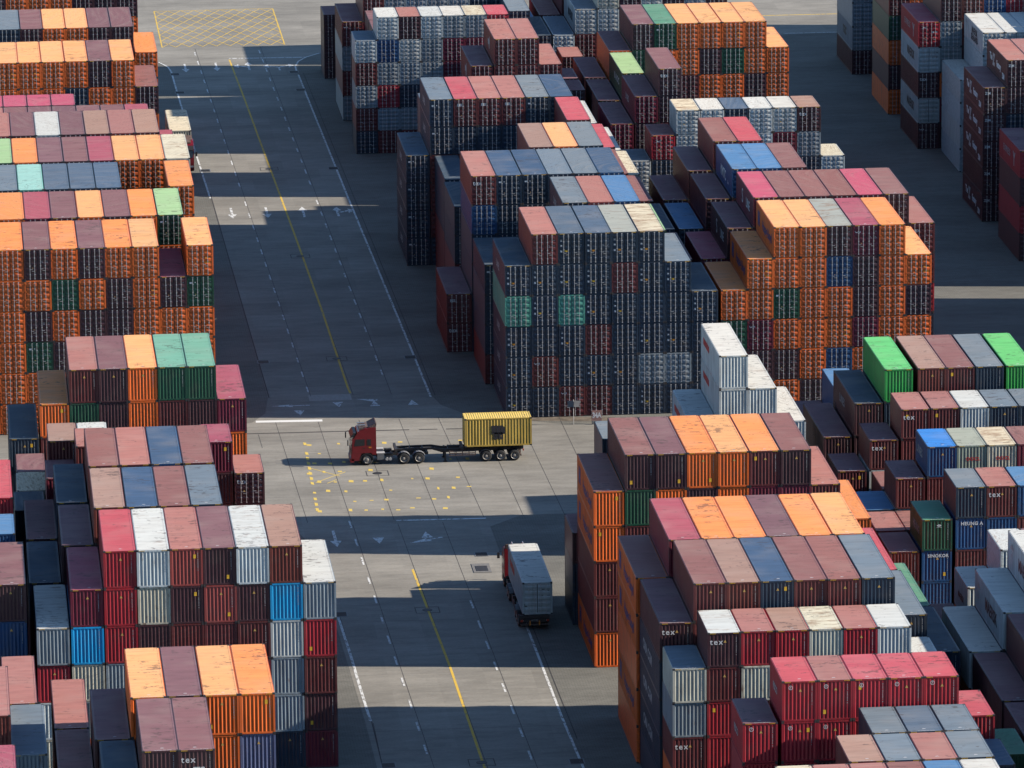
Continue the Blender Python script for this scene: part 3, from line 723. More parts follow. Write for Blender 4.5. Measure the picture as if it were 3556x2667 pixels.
# ------------------------------------------------------------------ ground, road, markings
def sheet(name, polys, z, mat, kind='structure'):
    m = MB()
    for i, p in enumerate(polys): m.face([(x, y, z + (i % 37)*.0002) for x, y in p], 0)
    o = put(name, m.mesh(name, [mat])); return tag(o, kind=kind)
def concrete(name, tint, slab, paver=False):
    m, nt, bs = new_mat(name)
    geo = N(nt, 'ShaderNodeNewGeometry'); pos = geo.outputs['Position']
    n1 = noise(nt, mapped(nt, pos, (.06, .16, 1)), 1.0, 5, .6)
    n2 = noise(nt, mapped(nt, pos, (.35, 1.1, 1)), 1.0, 4, .65)
    n3 = noise(nt, mapped(nt, pos, (3.5, 6, 1)), 1.0, 3, .6)
    c = mixc(nt, ramp(nt, n1, [(.35, 0), (.65, 1)]), tuple(v*.80 for v in tint), tuple(v*1.12 for v in tint))
    c = mixc(nt, 1.0, c, ramp(nt, n2, [(.3, .82), (.55, 1.0), (.75, 1.10)]), 'MULTIPLY')
    c = mixc(nt, 1.0, c, ramp(nt, n3, [(.3, .90), (.7, 1.08)]), 'MULTIPLY')
    # rubber and oil: long smears across the lanes and small drips
    sm = noise(nt, mapped(nt, pos, (.10, 1.5, 1)), 1.0, 4, .7)
    c = mixc(nt, math_node(nt, 'MULTIPLY', ramp(nt, sm, [(.56, 0), (.72, 1)]), .30), c, (.11, .10, .09))
    dr = noise(nt, mapped(nt, pos, (1.3, 2.4, 1)), 1.0, 2, .5)
    c = mixc(nt, math_node(nt, 'MULTIPLY', ramp(nt, dr, [(.74, 0), (.79, 1)]), .5), c, (.05, .045, .04))
    sep = N(nt, 'ShaderNodeSeparateXYZ'); L(nt, pos, sep.inputs[0])
    if slab:
        # every slab was poured with a slightly different shade; tar joints across the road every 5 m
        cx = math_node(nt, 'FLOOR', math_node(nt, 'DIVIDE', math_node(nt, 'SUBTRACT', sep.outputs[0], 29.9), 3.8))
        cy = math_node(nt, 'FLOOR', math_node(nt, 'DIVIDE', sep.outputs[1], 5.1))
        cb = N(nt, 'ShaderNodeCombineXYZ'); L(nt, cx, cb.inputs[0]); L(nt, cy, cb.inputs[1])
        wn = N(nt, 'ShaderNodeTexWhiteNoise'); wn.noise_dimensions = '2D'; L(nt, cb.outputs[0], wn.inputs['Vector'])
        c = mixc(nt, 1.0, c, ramp(nt, wn.outputs['Value'], [(0, .93), (1, 1.06)]), 'MULTIPLY')
        fy = math_node(nt, 'FRACT', math_node(nt, 'DIVIDE', sep.outputs[1], 5.1))
        ln = math_node(nt, 'LESS_THAN', fy, .012)
        c = mixc(nt, math_node(nt, 'MULTIPLY', ln, .45), c, (.08, .075, .07))
    if paver:
        br = N(nt, 'ShaderNodeTexBrick'); L(nt, pos, br.inputs['Vector']); br.inputs['Scale'].default_value = 1.0
        br.inputs['Color1'].default_value = (1, 1, 1, 1); br.inputs['Color2'].default_value = (.86, .86, .86, 1); br.inputs['Mortar'].default_value = (.5, .5, .5, 1)
        br.inputs['Brick Width'].default_value = .45; br.inputs['Row Height'].default_value = .22; br.inputs['Mortar Size'].default_value = .02
        c = mixc(nt, .8, c, br.outputs['Color'], 'MULTIPLY')
    L(nt, c, bs.inputs['Base Color']); bs.inputs['Roughness'].default_value = .85
    bs.inputs['Specular IOR Level'].default_value = .3
    return m
def worn(name, col, ground, cover=.46):
    m, nt, bs = new_mat(name)
    geo = N(nt, 'ShaderNodeNewGeometry')
    n = noise(nt, mapped(nt, geo.outputs['Position'], (3.2, 1.3, 1)), 1.0, 5, .7)
    f = ramp(nt, n, [(cover-.05, 0), (cover+.04, 1)])
    c = mixc(nt, f, ground, col); L(nt, c, bs.inputs['Base Color']); bs.inputs['Roughness'].default_value = .8
    return m
GC = (.245, .228, .196)
m_yard = concrete('block_paving', (.175, .168, .145), False, True)
m_road = concrete('road_concrete', GC, True)
m_white = worn('worn_white_paint', (.60, .60, .58), (.22, .205, .178)); m_white2 = worn('fresh_white_paint', (.66, .65, .62), (.3, .28, .25), .34)
m_yel = worn('worn_yellow_paint', (.62, .40, .05), (.24, .21, .15), .42); m_ghost = worn('ghost_yellow_paint', (.55, .37, .06), GC, .655)
m_tar = plain('tar_joint', (.045, .042, .04), .9); m_patch = worn('pale_patch', (.31, .30, .27), (.28, .265, .235), .5)
g = sheet('ground', [[(-1500, -500), (2500, -500), (2500, 4000), (-1500, 4000)]], 0, m_yard)
sheet('road', [[(30.0, 300), (46.9, 300), (46.25, 440), (46.0, 503), (49, 506.5), (110, 506.5), (110, 538.4), (56, 538.4), (52.5, 540.4), (47.5, 543.4), (45.5, 547.2), (44.95, 551), (44.2, 600), (43.6, 645), (42.7, 716), (43.2, 722.7), (44.5, 725.6), (47, 728.5), (60, 730.5), (112, 732.8), (220, 733), (220, 900), (-200, 900), (-200, 728), (20, 727.5),
    (26.2, 724.6), (27.3, 721.3), (27.6, 709.5), (28.25, 666), (28.7, 644), (29.05, 613), (29.5, 568), (29.6, 552), (29.0, 546), (27.6, 542.6), (24, 541), (-200, 541), (-200, 506), (26, 506), (29.3, 503.5), (30.2, 499), (30.6, 476), (31.0, 446), (31.2, 300)]], .006, m_road)
def strip(pts, w):
    """a painted line of width w along the points, as quads"""
    out = []
    for (x0, y0), (x1, y1) in zip(pts, pts[1:]):
        d = Vector((x1-x0, y1-y0)); n_ = Vector((-d.y, d.x)).normalized()*w/2
        out.append([(x0-n_.x, y0-n_.y), (x1-n_.x, y1-n_.y), (x1+n_.x, y1+n_.y), (x0+n_.x, y0+n_.y)])
    return out
def dashes(p0, p1, y_first, pitch, ln, w):
    out = []; (xa, ya), (xb, yb) = p0, p1; y = y_first
    while y > yb:
        f = lambda yy: xa + (xb-xa)*(ya-yy)/(ya-yb)
        out += strip([(f(y+ln/2), y+ln/2), (f(y-ln/2), y-ln/2)], w); y -= pitch
    return out
solid = strip([(46.04, 727.8), (44.3, 725.4), (43.17, 722.7), (42.6, 719.6), (42.55, 715.2)], .2) + strip([(42.64, 714), (42.99, 684), (43.54, 640.4), (44.09, 602.5), (44.6, 568.2), (44.83, 550.5)], .2)
solid += strip([(26.27, 724.5), (27.25, 721.3), (27.55, 718), (27.62, 709.5), (27.82, 694.3), (28.22, 666.4), (28.62, 643.5)], .2)
solid += strip([(30.97, 476), (31.18, 465), (31.28, 455.6), (31.42, 446.5)], .22) + strip([(45.95, 481), (46.06, 467), (46.2, 446), (46.42, 433), (46.9, 380)], .2)
solid += strip([(34.9, 725.7), (44.2, 725.25)], .4) + strip([(104.2, 733.1), (118, 733.0)], .25)
sheet('lane_edge_lines', solid, .012, m_white)
ds = dashes((30.85, 735), (32.19, 646), 729.5, 6.1, 2.3, .15) + dashes((32.2, 645.5), (33.52, 553), 640.2, 6.1, 2.3, .15)
ds += dashes((38.8, 733), (39.95, 647), 729.7, 6.1, 2.3, .15) + dashes((39.95, 647), (41.06, 555), 640.0, 6.1, 2.3, .16)
ds += dashes((34.0, 507), (35.15, 430), 505.2, 6.05, 2.4, .16) + dashes((42.1, 484), (42.85, 430), 478.5, 6.05, 2.4, .16)
sheet('lane_dashes', ds, .012, m_white)
sheet('stop_lines', strip([(27.94, 542.9), (34.1, 542.6)], .75), .012, m_white2)
sheet('faded_stop_lines', strip([(38.1, 506.0), (45.9, 505.8)], .35), .012, m_white)
sheet('pale_road_patch', strip([(33.4, 551.4), (37.4, 551.4)], 2.3), .010, m_patch)
sheet('yellow_centre_line', strip([(34.9, 725), (35.39, 699.2), (35.69, 679), (36.31, 640.8), (36.72, 614), (37.08, 587), (37.34, 555), (37.43, 552.8)], .2) + strip([(38.2, 490), (38.44, 478), (38.81, 460.5), (39.03, 435.5), (39.9, 380)], .2) + strip([(100, 745.8), (140, 745.6)], .3), .012, m_yel)
def hatch(x0, x1, y0, y1, nx, ny, w):
    out = strip([(x0, y0), (x0, y1)], w*1.4) + strip([(x1, y0), (x1, y1)], w*1.4) + strip([(x0, y1), (x1, y1)], w*1.4)
    sx, sy = (x1-x0)/nx, (y1-y0)/ny
    for sgn in (1, -1):
        for k in range(-ny, nx+1):
            pts = []
            for t in np.linspace(0, ny, ny*2+1):
                i = k + t if sgn > 0 else k + ny - t
                pts.append((x0 + i*sx, y0 + t*sy))
            pts = [p for p in pts if x0-.01 <= p[0] <= x1+.01]
            if len(pts) > 1: out += strip([pts[0], pts[-1]], w)
    return out
sheet('yellow_box_hatching', hatch(27.1, 42.2, 734.2, 759.6, 9, 6, .11), .012, m_yel)
# the middle junction's box is worn down to scattered flecks of yellow
fl = []; rf_ = random.Random(5)
for x0, x1, y0, y1 in [(31.6, 46.0, 509.8, 535.1)]:
    for gy in range(8):
        for gx in range(11):
            x = x0 + (gx + (gy % 2)*.5)*1.38; y = y0 + gy*3.4
            if rf_.random() < (.75 if gx < 4 else .45): 
                w_, h_ = rf_.uniform(.10, .24), rf_.uniform(.15, .5); x += rf_.uniform(-.1, .1); y += rf_.uniform(-.3, .3)
                fl.append([(x-w_, y-h_*.6), (x+w_*.8, y-h_), (x+w_, y+h_*.7), (x-w_*.7, y+h_)])
    for k in range(14):
        y = y0 + .8 + k*1.8; x = x0 + (y1-y)*-.0175 + .35
        if rf_.random() < .8: fl.append([(x-.14, y-rf_.uniform(.2, .8)), (x+.14, y-.5), (x+.13, y+.4), (x-.14, y+rf_.uniform(.2, .8))])
for a, b in (((31.9, 525.0), (34.3, 521.9)), ((32.0, 519.9), (34.9, 523.4)), ((33.0, 519.5), (33.9, 520.7))): fl += strip([a, b], .1)
sheet('worn_yellow_flecks', fl, .011, worn('fleck_yellow_paint', (.62, .44, .09), GC, .36))
tar = []
for x0, x1 in ((29.75, 30.4), (33.67, 34.2), (37.48, 37.92), (41.19, 41.83), (44.84, 45.75), (48.6, 49.2), (52.2, 52.8), (55.96, 56.3)):
    tar += strip([(x0, 542.4 if x0 < 56 else 537), (x1, 506.2)], .05)
for a, b in (((30.95, 733), (33.5, 552)), ((35.3, 700), (37.5, 552)), ((39.0, 733), (41.1, 552)), ((34.1, 505), (35.2, 430)), ((38.0, 505), (39.2, 430)), ((41.9, 505), (42.9, 430)), ((31.45, 446), (31.3, 434)), ((27.77, 538), (27.85, 533))):
    tar += strip([(a[0]+.14, a[1]), (b[0]+.14, b[1])], .045)
tar += strip([(29.7, 552), (29.25, 595), (28.75, 646)], .1) + strip([(31.1, 476), (31.35, 456), (31.5, 446), (31.45, 434), (31.8, 400)], .08) + strip([(45.3, 551), (44.2, 640), (43.3, 715)], .07) + strip([(46.4, 481), (46.75, 440)], .07)
tar += strip([(24, 538.5), (36.2, 538.2), (41.8, 538.05)], .30) + strip([(42.7, 538.0), (44.4, 537.95)], .26) + strip([(45.2, 537.9), (52, 537.6)], .28)
sheet('tar_joints', tar, .010, m_tar)
def arrow(x, y, ang, parts='s', ln=5.4):
    out = []; c, s = math.cos(ang), math.sin(ang)
    T = lambda p: (x + p[0]*c - p[1]*s, y + p[0]*s + p[1]*c)
    P = []
    if 's' in parts: P += [[(-.13, -ln/2), (.13, -ln/2), (.13, ln/2-2), (-.13, ln/2-2)], [(-.5, ln/2-2), (.5, ln/2-2), (0, ln/2)]]
    if 'l' in parts: P += [[(-.1, -ln/2), (.12, -ln/2), (.12, ln/2-3.4), (-.1, ln/2-3.4)], [(-1.3, .1), (-.1, -.9), (-.1, -.4), (-1.1, .5)], [(-1.2, -1.0), (-1.2, 1.3), (-1.9, .3)]]
    if 'r' in parts: P += [[(.1, -.9), (1.3, .1), (1.1, .5), (.1, -.4)], [(1.2, 1.3), (1.2, -1.0), (1.9, .3)]]
    if 'h' in parts: P += [[(-.5, -1), (.5, -1), (0, 1)]]
    return [[T(p) for p in q] for q in P]
PI = math.pi
ar = arrow(29.33, 720.2, PI) + arrow(33.1, 720.5, PI) + arrow(37.0, 720.4, 0, 'sl') + arrow(40.6, 719.9, 0, 'lr')
ar += arrow(30.55, 635.5, PI) + arrow(34.3, 635.3, PI) + arrow(38.2, 635.1, 0) + arrow(41.85, 634.9, 0, 'sr', 5)
ar += arrow(31.5, 548.6, PI/2, 's', 3.6) + arrow(32.2, 545.7, PI, 'h') + arrow(36.0, 548.5, PI, 'h', 2) + arrow(39.4, 548.5, 0, 'h') + arrow(38.8, 550, PI/2-.4, 's', 2.2) + arrow(42.95, 548.5, 0, 'h')
ar += arrow(32.4, 500.6, PI) + arrow(36.1, 499.5, PI, 'h') + arrow(40.3, 501, 0, 'h') + arrow(40.1, 499.2, PI/2+.5, 's', 3.4)
sheet('lane_arrows', ar, .012, m_white)
sheet('paving_strip', strip([(52.6, 540.9), (61, 539.6)], 1.6), .009, plain('brown_earth', (.12, .095, .07), .95, 0, .45, 1.2))

def grate(x, y, frame=True, round_=False):
    lab = GL.pop(0)
    t = thing('manhole' if round_ else 'drain_grate', lab, 'manhole' if round_ else 'drain', (x, y, .012), 0, 'covers let into the road')
    m = MB()
    if round_:
        m.cyl((0, 0, .01), .42, .02, 'z', 20); put('cover', m.mesh('manhole_cover', [M['dark']]), t)
        f = MB()
        for a, b, c_, d in ((-1, -.94, -.9, .9), (.94, 1, -.9, .9), (-.94, .94, -.9, -.84), (-.94, .94, .84, .9)): f.box(a, b, c_, d, 0, .008)
        put('frame', f.mesh('manhole_frame', [m_tar]), t)
    else:
        for k in range(9): m.box(-.5, .5, -.55+k*.125, -.55+k*.125+.07, 0, .015)
        m.box(-.5, .5, -.6, .6, -.004, .004); put('bars', m.mesh('grate_bars', [M['dark']]), t)
        f = MB()
        for a, b, c_, d in ((-.58, -.5, -.68, .68), (.5, .58, -.68, .68), (-.5, .5, -.68, -.6), (-.5, .5, .6, .68)): f.box(a, b, c_, d, 0, .018)
        put('frame', f.mesh('grate_frame', [M['grey']]), t)
GL = ['drain grate by the left road edge, nearest the far junction', 'drain grate by the left road edge behind the waiting truck', 'drain grate by the left road edge beside the waiting truck',
      'round manhole on the upper yellow centre line', 'drain grate at the right kerb bend near the far junction', 'drain grate on the right road edge in the upper shadow', 'drain grate on the right road edge below the bend',
      'square manhole on the yellow line in the upper half', 'square manhole on the yellow line above the crossing', 'drain grate inside the left kerb above the crossing', 'drain grate on the right white line above the crossing',
      'round manhole in a square frame in front of the red truck', 'drain grate beside the tall left stack below the crossing', 'square manhole on the lower yellow line', 'drain grate at the bottom edge left of the dashes',
      'square manhole at the bottom of the lower yellow line', 'drain grate at the bottom of the lower right white line', 'drain grate in the lane left of the white reefer truck']
for x, y in ((27.9, 716.3), (28.0, 704.6), (28.8, 658.5)): grate(x, y)
grate(35.9, 658.5, round_=True)
for x, y in ((42.2, 715.9), (43.0, 657.9), (42.3, 704.4)): grate(x, y)
grate(36.5, 613.2, round_=True); grate(37.1, 567.0, round_=True)
for x, y in ((30.0, 566.5), (44.2, 566.7)): grate(x, y)
grate(37.7, 522.5, round_=True); grate(31.2, 476.9); grate(38.4, 477.3, round_=True); grate(31.9, 434.9); grate(38.96, 434.8, round_=True); grate(46.1, 434.2); grate(44.4, 494.0)

# ------------------------------------------------------------------ signs beside the paving
s = thing('row_number_sign', 'weathered reddish board reading 34A standing on the paving by the navy stack', 'sign', (59.15, 538.0, 0))
m = MB(); m.box(-.47, .47, -.05, .05, .32, 1.28); put('board', m.mesh('sign_board', [M['concrete_sign']], bevel=.01), s)
m = MB(); m.box(-.44, -.12, -.14, .14, 0, .34); m.box(.1, .36, -.1, .12, 0, .32); put('foot', m.mesh('sign_foot', [plain('sign_foot_stone', (.2, .19, .18), .9, 0, .4, 6)], bevel=.02), s)
put_text(s, text_mesh('34A', .68, 'white', .035, .92, sx=.78), (.0, -.056, .84))
s = thing('road_sign', 'thin grey post carrying two square panels, left of the 34A board', 'sign', (57.0, 538.0, 0))
m = MB(); m.cyl((0, 0, 1.2), .035, 2.4, 'z', 8); put('post', m.mesh('sign_post', [M['post']]), s)
for sx, a in ((-1, -.35), (1, .35)):
    m = MB(); m.box(-.26, .26, -.012, .012, -.30, .30); put('panel', m.mesh('sign_panel', [M['grey']]), s, (sx*.29, -.05, 2.0), (0, a*.3, a*.4))

# ------------------------------------------------------------------ lorries
def wheel(parent, x, y, r, w, sgn, dual=False):
    """wheel with its axle along x; sgn = which side faces out"""
    m = MB()
    for off in ((0, -sgn*(w+.05)) if dual else (0,)):
        c = x + off
        n = 28
        prof = [(-w/2, r*.62), (-w/2, r*.92), (-w/2+.03, r*.985), (-w/2+.06, r), (w/2-.06, r), (w/2-.03, r*.985), (w/2, r*.92), (w/2, r*.62)]
        for k in range(n):
            a, b = 2*PI*k/n, 2*PI*(k+1)/n
            for (u0, r0), (u1, r1) in zip(prof, prof[1:]):
                m.face([(c+u0, y+r0*math.cos(a), r+r0*math.sin(a)), (c+u0, y+r0*math.cos(b), r+r0*math.sin(b)), (c+u1, y+r1*math.cos(b), r+r1*math.sin(b)), (c+u1, y+r1*math.cos(a), r+r1*math.sin(a))])
    wh = put('wheel', m.mesh('tyre', [M['tyre']], weld=True, smooth=True), parent)
    m = MB(); o = x + sgn*w/2
    rings = [(o-sgn*.0, .62), (o-sgn*.02, .57), (o-sgn*(.12 if dual else .03), .50), (o-sgn*(.15 if dual else .02), .28), (o+sgn*(.0 if dual else .05), .24), (o+sgn*(.02 if dual else .07), .12), (o+sgn*(.02 if dual else .07), .001)]
    n = 24
    for k in range(n):
        a, b = 2*PI*k/n, 2*PI*(k+1)/n
        for (u0, f0), (u1, f1) in zip(rings, rings[1:]):
            m.face([(u0, y+f0*r*math.cos(a), r+f0*r*math.sin(a)), (u0, y+f0*r*math.cos(b), r+f0*r*math.sin(b)), (u1, y+f1*r*math.cos(b), r+f1*r*math.sin(b)), (u1, y+f1*r*math.cos(a), r+f1*r*math.sin(a))])
    put('rim', m.mesh('wheel_rim', [M['rim']], weld=True), wh)
def tractor(t, ya, axles, front_text=None):
    """cab-over tractor; front bumper at y=0, rearwards is +y, width along x"""
    W = 1.24
    prof = [(.02, .42), (.0, .70), (.0, 1.05), (.04, 1.75), (.30, 2.62), (.62, 3.12), (1.30, 3.42), (2.28, 3.50), (2.30, .95), (1.95, .95), (1.80, 1.12), (1.05, 1.12), (.88, .95), (.84, .42)]
    m = MB(); m.prism(prof, -W, W); cab = put('cab', m.mesh('cab_shell', [M['cabred']], weld=True, bevel=.035), t)
    m = MB(); m.face([(-W+.12, .02, 1.80), (W-.12, .02, 1.80), (W-.16, .275, 2.60), (-W+.16, .275, 2.60)][::1]); 
    m2 = MB(); m2.prism([(.005, 1.78), (.24, 2.60), (.30, 2.60), (.06, 1.78)], -W+.10, W-.10); put('windscreen', m2.mesh('windscreen', [M['glass']]), cab)
    m = MB(); m.prism([(-.06, 2.62), (.24, 3.02), (.50, 3.02), (.30, 2.62)], -W+.04, W-.04); put('sun_visor', m.mesh('sun_visor', [M['plastic']], bevel=.015), cab)
    m = MB(); m.prism([(.75, 3.36), (1.35, 3.50), (2.10, 3.53), (2.10, 3.40), (.75, 3.20)], -W+.30, W-.30); put('roof_hatch', m.mesh('roof_hatch', [M['rusty']], bevel=.02), cab)
    m = MB(); m.prism([(1.55, 3.48), (2.28, 3.86), (2.34, 3.84), (2.28, 3.42)], -W+.1, W-.1); put('roof_fairing', m.mesh('roof_fairing', [M['rusty']], bevel=.02), cab)
    for sx in (-1, 1):
        m = MB(); m.cyl((sx*.45, 1.0, 3.56), .05, .7, 'y', 10); put('air_horn', m.mesh('air_horn', [M['chrome']]), cab)
        x0, x1 = sorted((sx*W, sx*(W+.012)))
        m = MB(); m.box(x0, x1, .12, 1.32, 1.14, 2.52); d = put('door', m.mesh('cab_door', [M['cabred']], bevel=.005), cab)
        x0, x1 = sorted((sx*(W+.012), sx*(W+.022)))
        m = MB(); m.prism([(.30, 1.80), (1.24, 1.86), (1.24, 2.44), (.44, 2.44)], x0, x1); put('side_window', m.mesh('side_window', [M['glass']]), d)
        m = MB(); m.box(x0, x1+.01, 1.12, 1.26, 1.58, 1.64); put('handle', m.mesh('door_handle', [M['plastic']]), d)
        m = MB(); m.box(x0-.01*sx, x1-.01*sx, 1.46, 1.80, 1.86, 2.42); put('rear_window', m.mesh('rear_window', [M['glass']]), cab)
        m = MB(); m.box(x0-.01*sx, x1-.01*sx, 1.60, 1.85, 1.60, 1.72); put('marker_lamp', m.mesh('marker_lamp', [M['lampo']]), cab)
        m = MB(); m.tube([(sx*(W-.05), .28, 2.66), (sx*(W+.12), -.18, 2.62), (sx*(W+.22), -.26, 2.45)], .022); m.box(sx*(W+.25)-.11, sx*(W+.25)+.11, -.34, -.24, 1.96, 2.46); put('mirror', m.mesh('mirror', [M['plastic']]), cab)
        m = MB(); m.box(sx*.98-.2, sx*.98+.2, -.03, .08, .66, .86); put('headlight', m.mesh('headlight', [M['lens']], bevel=.02), cab)
        # wheel arch lip and step
        m = MB(); n = 9
        for k in range(n):
            a, b = PI*k/n, PI*(k+1)/n
            q0 = (sx*(W+.015), 1.43-.62*math.cos(a), .52+.60*math.sin(a)); q1 = (sx*(W+.015), 1.43-.62*math.cos(b), .52+.60*math.sin(b))
            m.face([q0, q1, (sx*(W+.015), 1.43-.54*math.cos(b), .52+.52*math.sin(b)), (sx*(W+.015), 1.43-.54*math.cos(a), .52+.52*math.sin(a))])
            m.face([(sx*.8, q0[1], q0[2]), (sx*.8, q1[1], q1[2]), q1, q0])
        put('wheel_arch', m.mesh('wheel_arch', [M['plastic']]), cab)
    m = MB(); m.box(-W, W, -.10, .30, .28, .66); put('bumper', m.mesh('bumper', [M['cabred']], bevel=.04), cab)
    m = MB()
    for k in range(5): m.box(-.72, .72, -.02, .03, .92+k*.12, .98+k*.12)
    put('grille', m.mesh('grille', [M['plastic']]), cab)
    m = MB(); m.box(-.26, .26, -.125, -.10, .40, .54); put('number_plate', m.mesh('number_plate', [M['lampo']]), cab)
    if front_text: put_text(cab, text_mesh(front_text, .34, 'white', .01), (-.05, .1, 2.84)).rotation_euler.x = R(90-36)
    m = MB()
    for sx in (-1, 1): m.box(sx*.45-.06, sx*.45+.06, .8, ya[-1]+.9, .68, .92)
    for y in (2.6, 3.6, 4.6, ya[-1]+.7): m.box(-.45, .45, y, y+.12, .72, .88)
    m.box(-.5, .5, 2.3, 3.0, .6, 1.05)
    ch = put('chassis', m.mesh('tractor_chassis', [M['dark']]), t)
    m = MB(); m.box(-.5, .5, ya[-1]-1.3, ya[-1]+.1, .98, 1.08); put('fifth_wheel', m.mesh('fifth_wheel', [M['dark']]), ch)
    for sx in (-1, 1):
        m = MB(); m.box(sx*.78-.3, sx*.78+.3, 2.35, 3.0, .42, 1.02); put('battery_box' if sx > 0 else 'fuel_tank', m.mesh('side_box', [M['grey']], bevel=.03), ch)
        m = MB(); m.box(sx*.78-.3, sx*.78+.3, 2.32, 3.06, 1.02, 1.07); put('step_plate', m.mesh('step_plate', [M['post']]), ch)
        m = MB()
        for k in range(6): m.box(sx*.80-.26, sx*.80+.26, 3.12+k*.12, 3.2+k*.12, .72, 1.0)
        put('rack', m.mesh('rack', [M['dark']]), ch)
        for y in (3.25, 3.55): 
            m = MB(); m.cyl((sx*.92, y, .52), .14, .5, 'x', 14); put('air_tank', m.mesh('air_tank', [M['post']]), ch)
        for i, y in enumerate(ya):
            wheel(t, sx*(1.08 if i == 0 else 1.08), y, .52, .30, sx, i > 0)
            if i > 0:
                m = MB(); n = 8
                for k in range(1, n-1):
                    a, b = PI*k/n, PI*(k+1)/n
                    m.face([(sx*(1.24), y-.62*math.cos(a), .54+.60*math.sin(a)), (sx*(1.24), y-.62*math.cos(b), .54+.60*math.sin(b)), (sx*.7, y-.62*math.cos(b), .54+.60*math.sin(b)), (sx*.7, y-.62*math.cos(a), .54+.60*math.sin(a))])
                put('mudguard', m.mesh('mudguard', [M['grey']]), ch)
def trailer(t, y0, y1, ya, top=1.42, neck=True):
    """skeletal trailer from y0 (front) to y1 (rear)"""
    m = MB()
    for sx in (-1, 1):
        a, b = sx*.48-.07, sx*.48+.07
        if neck:
            m.prism([(y0, top-.30), (y0, top-.14), (y0+3.4, top-.10), (y0+4.3, top-.26), (y1, top-.26), (y1, top-.52), (y0+4.3, top-.60), (y0+3.4, top-.30)], a, b)
        else: m.prism([(y0, top-.30), (y0, top-.04), (y1, top-.04), (y1, top-.40), (y0+4, top-.48)], a, b)
    k = y0 + .2
    while k < y1:
        zt = top-.12 if k < y0+3.6 else top-.28
        m.box(-.48, .48, k, k+.1, zt-.14, zt); k += 1.15
    for y in (y0, y1-.25, y0+6.0): m.box(-1.2, 1.2, y, y+.22, top-.26, top-.02)
    fr = put('trailer_frame', m.mesh('trailer_frame', [M['dark']]), t)
    for sx in (-1, 1):
        m = MB(); m.box(sx*.85-.06, sx*.85+.06, y0+4.5, y0+4.65, .10, top-.3); m.box(sx*.85-.15, sx*.85+.15, y0+4.4, y0+4.75, .06, .12); put('landing_leg', m.mesh('landing_leg', [M['dark']]), fr)
        m = MB()
        for z in (.62, .80, .98): m.box(sx*1.16-.02, sx*1.16+.02, y0+4.9, ya[0]-.95, z, z+.09)
        for y in np.linspace(y0+4.9, ya[0]-1.0, 5): m.box(sx*1.13-.02, sx*1.13+.02, y, y+.08, .6, 1.1)
        put('side_guard', m.mesh('side_guard', [M['rusty']]), fr)
        m = MB(); m.box(sx*1.05-.1, sx*1.05+.1, y1-.08, y1+.02, top-.52, top-.38); put('tail_light', m.mesh('tail_light', [M['lampred']]), fr)
        for y in ya:
            wheel(t, sx*1.08, y, .50, .28, sx, True)
        m = MB(); n = 8; y = ya[0]
        for k in range(1, n-1):
            a, b = PI*k/n, PI*(k+1)/n
            m.face([(sx*1.24, y-.62*math.cos(a), .52+.58*math.sin(a)), (sx*1.24, y-.62*math.cos(b), .52+.58*math.sin(b)), (sx*.7, y-.62*math.cos(b), .52+.58*math.sin(b)), (sx*.7, y-.62*math.cos(a), .52+.58*math.sin(a))])
        put('mudguard', m.mesh('mudguard', [M['grey']]), fr)
    m = MB(); m.box(-1.15, 1.15, y1-.3, y1-.2, .42, .56); m.box(-.5, -.4, y1-.28, y1-.2, .5, top-.3); m.box(.4, .5, y1-.28, y1-.2, .5, top-.3); put('rear_bumper', m.mesh('rear_bumper', [M['rusty']]), fr)
    return fr
# the red lorry crossing in the sun: faces -x; local +y (rearwards) points to world +x
t1 = thing('container_truck', 'dark red container truck crossing the sunlit junction with a half-empty skeletal trailer', 'truck', (35.55, 526.65, .012), -PI/2)
tractor(t1, [1.45, 4.75, 6.12], 3)
tf = trailer(t1, 3.95, 15.6, [12.2, 13.5, 14.75])
for dx in (1.02,):
    for w, z in (('XH-2301', 1.62), ('0517', 1.48)): 
        o = put_text(t1, text_mesh(w, .13, 'dim', 0), (-1.255, 1.62, z), True)
# its 20 ft box
def standalone(label, loc, rz, Ln, H, face, roof, end, frust=.2, rrust=.3, group=None):
    r_ = thing('shipping_container', label, 'container', loc, rz, group)
    put('container_body', M_body(Ln, H), r_, color=(*face, frust)); put('roof', M_roof(Ln, H), r_, color=(*roof, rrust))
    if end == 'w': put('end_wall', M_endwall(Ln, H), r_, color=(*face, frust))
    else:
        for s_ in (-1, 1):
            d_ = put('door', M_door(Ln, H, s_), r_, color=(*face, frust)); put('locking_bars', M_bars(Ln, H, s_), d_)
    return r_
YEL = (.60, .40, .085)
c1 = standalone('yellow ochre short container riding on the rear of the crossing truck', (48.85, 526.55, 1.43), PI/2, W20, STD, YEL, (.66, .46, .11), 'w', .1, .1)
# local -x of the box faces world -y after the quarter turn? lettering is placed on the side that faces the road
def side_text(root, me, y, z, name='lettering'):
    o = put(name, me, root); mt = Matrix(((0, 0, 1), (1, 0, 0), (0, 1, 0))).to_4x4(); mt.translation = (WID/2+.004, y, z); o.matrix_local = mt; return o
c1.rotation_euler.z = -PI/2
side_text(c1, text_mesh('m', 1.25, 'black', .09, sx=1.15), 0, 1.62); side_text(c1, text_mesh('sc', .95, 'black', .09, sx=1.0), 0, 1.02)
side_text(c1, M_sq(1.15, .05, 'black'), 0, 1.33).rotation_euler = (PI/2, 0, PI/2)
for yy, w in ((-2.25, 'MEDITERRANEAN'), (-2.0, 'SHIPPING CO')):
    o = side_text(c1, text_mesh(w, .15, 'black', .01), yy, 1.45); o.matrix_local = o.matrix_local @ Matrix.Rotation(PI/2, 4, 'Z')
